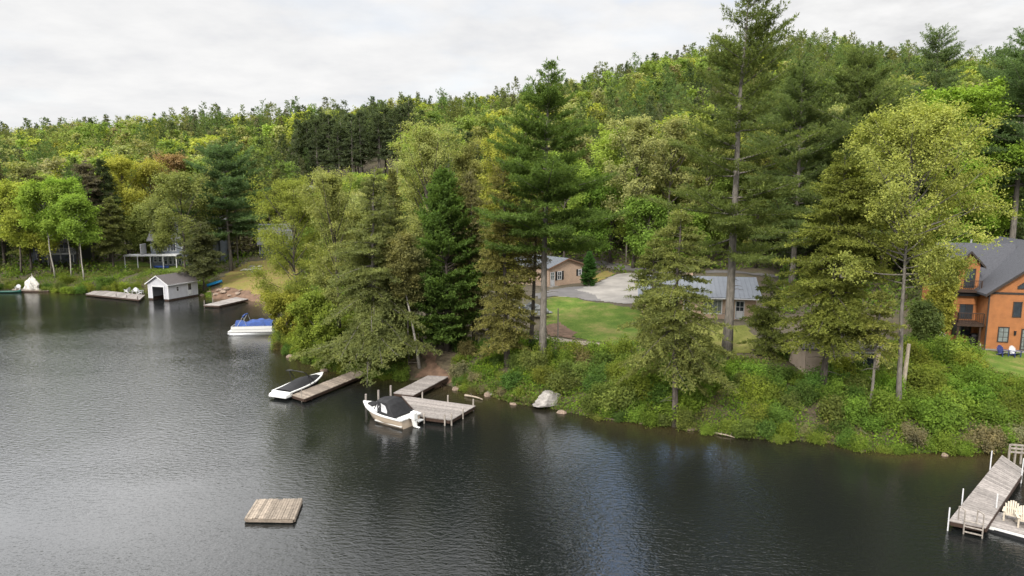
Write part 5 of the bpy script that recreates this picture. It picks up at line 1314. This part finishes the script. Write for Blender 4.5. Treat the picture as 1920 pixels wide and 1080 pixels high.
while yv < 420:
    xv = -0.86 * yv
    while xv < 0.86 * yv:
        cand.append((xv + r.uniform(-.42, .42) * gap_, yv + r.uniform(-.42, .42) * gap_)); xv += gap_
    yv += gap_ * .92
    if yv > 180: gap_ = 5.5
cand = np.array(cand)
d_ = sdist(cand[:, 0], cand[:, 1]); z_ = T(cand[:, 0], cand[:, 1])
okk = d_ > 6
HX = [(H_.location.x, H_.location.y) for H_ in sc.objects if H_.parent is None and H_.get('category') in ('house', 'boathouse')]
for P in CLEAR: okk &= ~inside(P, cand[:, 0], cand[:, 1])
picked = []
for (x, y), z0, good in zip(cand, z_, okk):
    if not good: continue
    px, py = proj(x, y, z0)
    if px < -170 or px > 2080: continue
    if px < 240 and y < 128: continue
    if 240 <= px < 530 and y < 143: continue
    if 530 <= px < 900 and y < 113: continue
    if 900 <= px < 1465 and y < 118: continue
    if px >= 1465 and y < 100: continue
    if any(math.hypot(x - a - 4, y - b - 4) < 9 for a, b in HX): continue
    if any(math.hypot(x - a, y - b) < .55 * min(R, 4) + 1.6 for a, b, R in TREES): continue
    hmax = 40.0
    if 582 < px < 772 and y < 186: hmax = z_at((x, y), 338) - z0
    if 582 < px < 772 and 186 <= y < 219: continue
    if 560 < px < 660 and y < 150: hmax = min(hmax, z_at((x, y), 372) - z0)
    D = float(np.interp(px, _rx, _rd))
    if y > D + 25: continue
    f1 = math.sin(x / 17 + 1.3) * math.cos(y / 21) + .6 * math.sin(x / 9 - y / 13) + r.normal(0, .42)
    pc = np.interp(px, [0, 300, 500, 700, 900, 1050, 1150, 1330, 1500, 1900], [.2, .4, .4, .5, .2, -.2, .7, .75, .7, .6])
    if y > D - 26: pc += .3
    if y < 145: pc -= .15
    if f1 + pc > .25:
        k = r.choice(['dark green spruce', 'grey-brown spruce', 'olive spruce', 'blue-green pine', 'tall olive pine'], p=[.38, .14, .28, .12, .08] if px < 1350 else [.24, .08, .24, .22, .22])
    else:
        k = r.choice(['yellow-green maple', 'fresh green maple', 'mid-green leafy tree', 'pale olive budding tree', 'straw-brown budding tree'], p=[.20, .17, .32, .27, .04] if px < 1100 else [.16, .18, .36, .22, .08])
    kind, c = PAL[k]
    h = {'broadleaf': r.uniform(13, 19), 'spruce': r.uniform(12, 21), 'pine': r.uniform(18, 25)}[kind]
    h *= float(np.interp(y, [150, 200, 260], [1.0, .88, .76]))
    if y > D - 30: h *= r.uniform(.7, 1.2) if kind == 'spruce' else .78
    if h > hmax: h = hmax
    if h < 4.5: continue
    c = tuple(np.clip(np.array(c) * r.uniform(.82, 1.18) * r.uniform(.94, 1.06, 3), .01, .3))
    picked.append((y, x, z0, h, k, kind, c, px))
# the dark stand of bare-trunked spruces
for i in range(52):
    px = 566 + 4.1 * i + r.uniform(-3, 3); y = r.choice([189, 193, 198, 204, 210, 216]) + r.uniform(-1.5, 1.5); x = (px - CX) / FP * y * 1.0
    picked.append((y, x, float(T(x, y)), r.uniform(19, 22), 'bare-trunked dark spruce', 'stand', tuple(np.array((.040, .052, .025)) * r.uniform(.85, 1.25)), px))
picked.sort(key=lambda t: t[0] - (60 if t[5] == 'stand' and t[0] < 200 else 0))
NIND = 250
near, far = picked[:NIND], picked[NIND:]
def region(px):
    for lim, s_ in ((95, 'at far left'), (170, 'above the white birches'), (260, 'left of the deck house'), (400, 'above the deck house'), (530, 'above the blue house'), (640, 'above the round point tree'), (780, 'left of the feathery treetop'), (900, 'right of the feathery treetop'),
                    (1010, 'left of the pointed pine'), (1130, 'right of the pointed pine'), (1290, 'above the ranch house'), (1440, 'behind the tallest pine'), (1620, 'behind the golden hemlock'), (1760, 'behind the pale maple')):
        if px < lim: return s_
    return 'behind the chalet'
def slope(y): return 'low' if y < 135 else 'midway' if y < 165 else 'high'
ORD = ['first', 'second', 'third', 'fourth', 'fifth', 'sixth', 'seventh', 'eighth', 'ninth', 'tenth', 'eleventh', 'twelfth', 'thirteenth', 'fourteenth', 'fifteenth', 'sixteenth', 'seventeenth', 'eighteenth', 'nineteenth', 'twentieth']
def uniq(items, keyf, pxf):
    """labels that tell look-alikes apart by their order from the left"""
    d = {}
    for it in items: d.setdefault(keyf(it), []).append(it)
    out = {}
    for k_, v in d.items():
        v.sort(key=pxf)
        for i, it in enumerate(v):
            look, where = k_
            out[id(it)] = f'{look} {where}' if len(v) == 1 else f'{ORD[i]} {look} from left {where}'
    return out
LB = uniq(near, lambda t: (t[4], (slope(t[0]) + ' on the hill ' if t[5] != 'stand' else 'beside the dark clearing ') + region(t[7])), lambda t: t[7])
for it in near:
    y, x, z0, h, k, kind, c, px = it
    p = MIDK[kind][int(r.integers(len(MIDK[kind])))]; s_ = h / p.h; w_ = s_ * r.uniform(.9, 1.25) * (1.0 if h > 9 else 1.2)
    nm = {'broadleaf': 'maple_tree' if 'maple' in k else 'broadleaf_tree', 'spruce': 'spruce_tree', 'stand': 'spruce_tree', 'pine': 'pine_tree'}[kind]
    p.put(nm, LB[id(it)], 'tree', (x, y, z0), (w_, w_, s_), r.uniform(0, 6.28), tuple(np.array(c) * BOOST), {'broadleaf': 'leafy trees on the hillside', 'pine': 'pines on the hillside'}.get(kind, 'spruces on the hillside'))
# the far wood: too many to count, one mass
def arr(p):
    n = len(p.cm.vertices); v = np.empty(n * 3, np.float32); p.cm.vertices.foreach_get('co', v); return v.reshape(-1, 4, 3)
ARR = {k: [arr(p) for p in v] for k, v in MIDK.items()}
VV, TT = [], []
for y, x, z0, h, k, kind, c, px in far:
    A = ARR[kind][int(r.integers(len(ARR[kind])))]; ph = MIDK[kind][0].h
    n = int(np.interp(y, [150, 230, 330], [1500, 800, 480])); grow = (len(A) / n) ** .5 * .62
    q = A[r.integers(0, len(A), n)]; ctr = q.mean(1, keepdims=True); q = ctr + (q - ctr) * min(grow, 2.6)
    s_ = h / ph; w_ = s_ * r.uniform(.9, 1.2); a = r.uniform(0, 6.28)
    ca, sa = math.cos(a) * w_, math.sin(a) * w_
    o_ = np.stack([q[..., 0] * ca - q[..., 1] * sa + x, q[..., 0] * sa + q[..., 1] * ca + y, q[..., 2] * s_ + z0], -1)
    VV.append(o_.reshape(-1, 3)); TT.append(np.tile(np.array(c) * BOOST, (n * 4, 1)))
VV = np.vstack(VV); TT = np.vstack(TT)
o = link('forest', mesh_np('forest', VV, np.arange(len(VV)).reshape(-1, 4), LEAF_A, tint=TT)); tag(o, 'distant mixed forest covering the hill up to the skyline', 'forest', kind='stuff')
print('TREES near', len(near), 'far', len(far), 'faces', len(VV) // 4)

# ------------------------------------------------------------------ bushes on the banks
SHR = [Proto(shrub(400 + i, 1.2, (1.5, 1.9, 1.2, 2.1, 1.6, 1.4)[i], 4200, (.078, .07, .088, .08, .068, .095)[i]), 1.6, BARK, 'stem', 'foliage') for i in range(6)]
SPAL = {'fresh green bush': (.100, .145, .024), 'deep green bush': (.062, .098, .022), 'yellow-green bush': (.116, .140, .024), 'olive bush': (.092, .110, .028), 'grey-brown twiggy bush': (.150, .130, .068), 'ruddy brown bush': (.105, .088, .036)}
sh_items = []
cl = [P for P in CLEAR]
def clear_at(x, y, pad=0):
    X_, Y_ = np.array([x]), np.array([y])
    return any(inside(P, X_, Y_)[0] for P in cl)
BOX = []
def shr_try(x, y, d):
    z0 = float(T(x, y)); px, py = proj(x, y, z0)
    return z0, px, py
rs = np.random.default_rng(9)
tries = 0; pts = []
while len(sh_items) < 296 and tries < 30000:
    tries += 1
    y = rs.uniform(42, 80) if rs.uniform() < .8 else rs.uniform(80, 122); x = rs.uniform(-.82, .80) * y
    if rs.uniform() < .3:
        q_ = SH[rs.integers(len(SH))]; x, y = q_[0] + rs.normal(0, .4), q_[1] + rs.uniform(-.2, .8)
    d = float(sdist(np.array([x]), np.array([y]))[0])
    if d < -.3: continue
    z0, px, py = shr_try(x, y, d)
    if px < -30 or px > 1960 or clear_at(x, y): continue
    left = px < 500
    if 975 < px < 1075 and d < 1.9: continue
    lim = 9 if px < 1480 else 17
    if 860 < px < 1010: lim = 8
    if left: lim = 12 if px < 250 else 5
    if d > lim: continue
    if 372 < px < 520 and py > 520: continue
    if 760 < px < 850 and py > 640: continue
    if 262 < px < 385 and py > 535: continue
    if 1490 < px < 1645 and 630 < py < 708: continue
    if 1850 < px and (py > 832 or 640 < py < 720): continue
    if px > 1760 and py < 676: continue
    if 980 < px < 1140 and 600 < py < 655: continue
    if 1290 < px < 1430 and py < 668: continue
    s_ = rs.uniform(.75, 1.25) * (.68 if d < 1.0 else 1.0) * (1.15 if left else 1) * (.75 if 860 < px < 990 else 1)
    if any((x - a) ** 2 + (y - b) ** 2 < (.60 * (s_ + c)) ** 2 for a, b, c in pts): continue
    pts.append((x, y, s_))
    u = rs.uniform()
    n_ = math.sin(x / 4.3 + 1) * math.cos(y / 3.7) + rs.normal(0, .5)
    if px < 640: k = 'yellow-green bush' if u < .45 else 'olive bush' if u < .8 else 'deep green bush'
    elif px > 1640: k = 'fresh green bush' if n_ > -.2 else ('yellow-green bush' if u < .5 else 'olive bush')
    else: k = 'fresh green bush' if n_ > .45 else 'deep green bush' if n_ > -.15 else 'olive bush' if u < .5 else 'yellow-green bush'
    if d < 1.3 and u < .12 and px > 850: k = 'grey-brown twiggy bush'
    if u > .97: k = 'ruddy brown bush'
    sh_items.append((x, y, z0, s_, k, px, d))
def sreg(px):
    for lim, s_ in ((110, 'by the tarp pile'), (262, 'behind the boathouse dock'), (500, 'around the cove'), (600, 'at the point tip'), (660, 'above the bowrider'), (770, 'behind the plank dock'), (860, 'beside the bank steps'), (960, 'right of the gangway'), (1060, 'behind the pale boulder'), (1180, 'right of the pale boulder'),
                    (1330, 'under the drooping hemlock'), (1480, 'below the tallest pine'), (1640, 'below the tan cottage'), (1760, 'around the dead snag')):
        if px < lim: return s_
    return 'behind the long grey dock'
LB = uniq(sh_items, lambda t: (t[4], ('on the waterline ' if t[6] < 2 else 'on mid-bank ' if t[6] < 5 else 'atop the bank ') + sreg(t[5])), lambda t: t[5])
for it in sh_items:
    x, y, z0, s_, k, px, d = it
    p = SHR[int(rs.integers(len(SHR)))]
    c = tuple(1.42 * np.array([1, 1.02, 1.1]) * np.array(SPAL[k]) * rs.uniform(.82, 1.2) * rs.uniform(.93, 1.07, 3))
    p.put('bush', LB[id(it)], 'bush', (x, y, z0 - .05), (s_, s_, s_ * rs.uniform(.85, 1.4)), rs.uniform(0, 6.28), c, 'bushes along the banks')
# low cover under the bushes, and the understorey below the hillside trees
def cover(name, label, n, regionf, colours, ls, hh, seed):
    q = np.random.default_rng(seed); X_, Y_ = regionf(q, n)
    d = sdist(X_, Y_); k = d > -.15
    for P in cl: k &= ~inside(P, X_, Y_)
    X_, Y_, d = X_[k], Y_[k], d[k]
    Z_ = np.maximum(T(X_, Y_), .03)
    clump = .5 + .5 * np.sin(X_ * 1.9 + 1.3 * np.sin(Y_ * 1.1)) * np.cos(Y_ * 2.3)
    P = np.stack([X_, Y_, Z_ + q.uniform(0, 1, len(X_)) ** 1.6 * hh * (.3 + .7 * clump)], 1)
    D = unit(q.standard_normal(P.shape) + np.array([0, 0, .5])); nr = unit(q.standard_normal(P.shape) * .6 + np.array([0, -.2, .8]))
    Vv, Ff = rhombs(P, D, ls * q.uniform(.5, 1.4, len(P)), ls * .55 * q.uniform(.5, 1.3, len(P)), q, nr)
    cc = 1.36 * np.array([.95, 1.02, 1.1]) * np.array(colours)[((np.sin(X_ / 2.3 + 2 * np.sin(Y_ / 3.1)) + q.normal(0, .5, len(X_))) * 1.2 + len(colours) / 2).clip(0, len(colours) - 1).astype(int)]
    o = link(name, mesh_np(name, Vv, Ff, LEAF_A, tint=np.repeat(cc, 4, 0))); return tag(o, label, 'plants', kind='stuff')
def near_bank(q, n):
    k = q.integers(0, len(SH) - 1, n * 3); dd = -.12 + 14 * q.uniform(0, 1, n * 3) ** 1.5
    a = SH[k] + (SH[k + 1] - SH[k]) * q.uniform(0, 1, (len(k), 1)); t = SH[k + 1] - SH[k]; nrm = np.stack([-t[:, 1], t[:, 0]], 1) / np.maximum(np.hypot(t[:, 0], t[:, 1]), 1e-6)[:, None]
    p = a + nrm * dd[:, None] + q.normal(0, .3, a.shape); px = CX + FP * p[:, 0] / np.maximum(p[:, 1], 10)
    p = p[(np.abs(px - 960) < 1010) & ((px > 515) | (q.uniform(0, 1, len(px)) < .35)) & ~((px > 760) & (px < 850) & (p[:, 1] < 72)) & ~((px > 390) & (px < 520) & (dd < 4))]
    return p[:n, 0], p[:n, 1]
cover('ground_cover', 'low green plants and seedlings between the bushes on the bank', 300000, near_bank, [(.14, .11, .055), (.11, .115, .03), (.085, .13, .02), (.12, .16, .02), (.07, .10, .02)], .10, .85, 3)
def wood(q, n):
    y = q.uniform(78, 200, n * 2); x = q.uniform(-.82, .82, n * 2) * y; px = CX + FP * x / y
    lim = np.interp(px, [0, 240, 241, 530, 531, 900, 901, 1465, 1466, 1920], [126, 126, 132, 132, 84, 84, 107, 107, 78, 78])
    k = (y > lim) & ~((px > 575) & (px < 780) & (y > 160))
    return x[k][:n], y[k][:n]
cover('undergrowth', 'leafy understorey beneath the hillside trees', 90000, wood, [(.06, .07, .025), (.09, .10, .03), (.085, .13, .022), (.12, .14, .03)], .30, 2.2, 4)
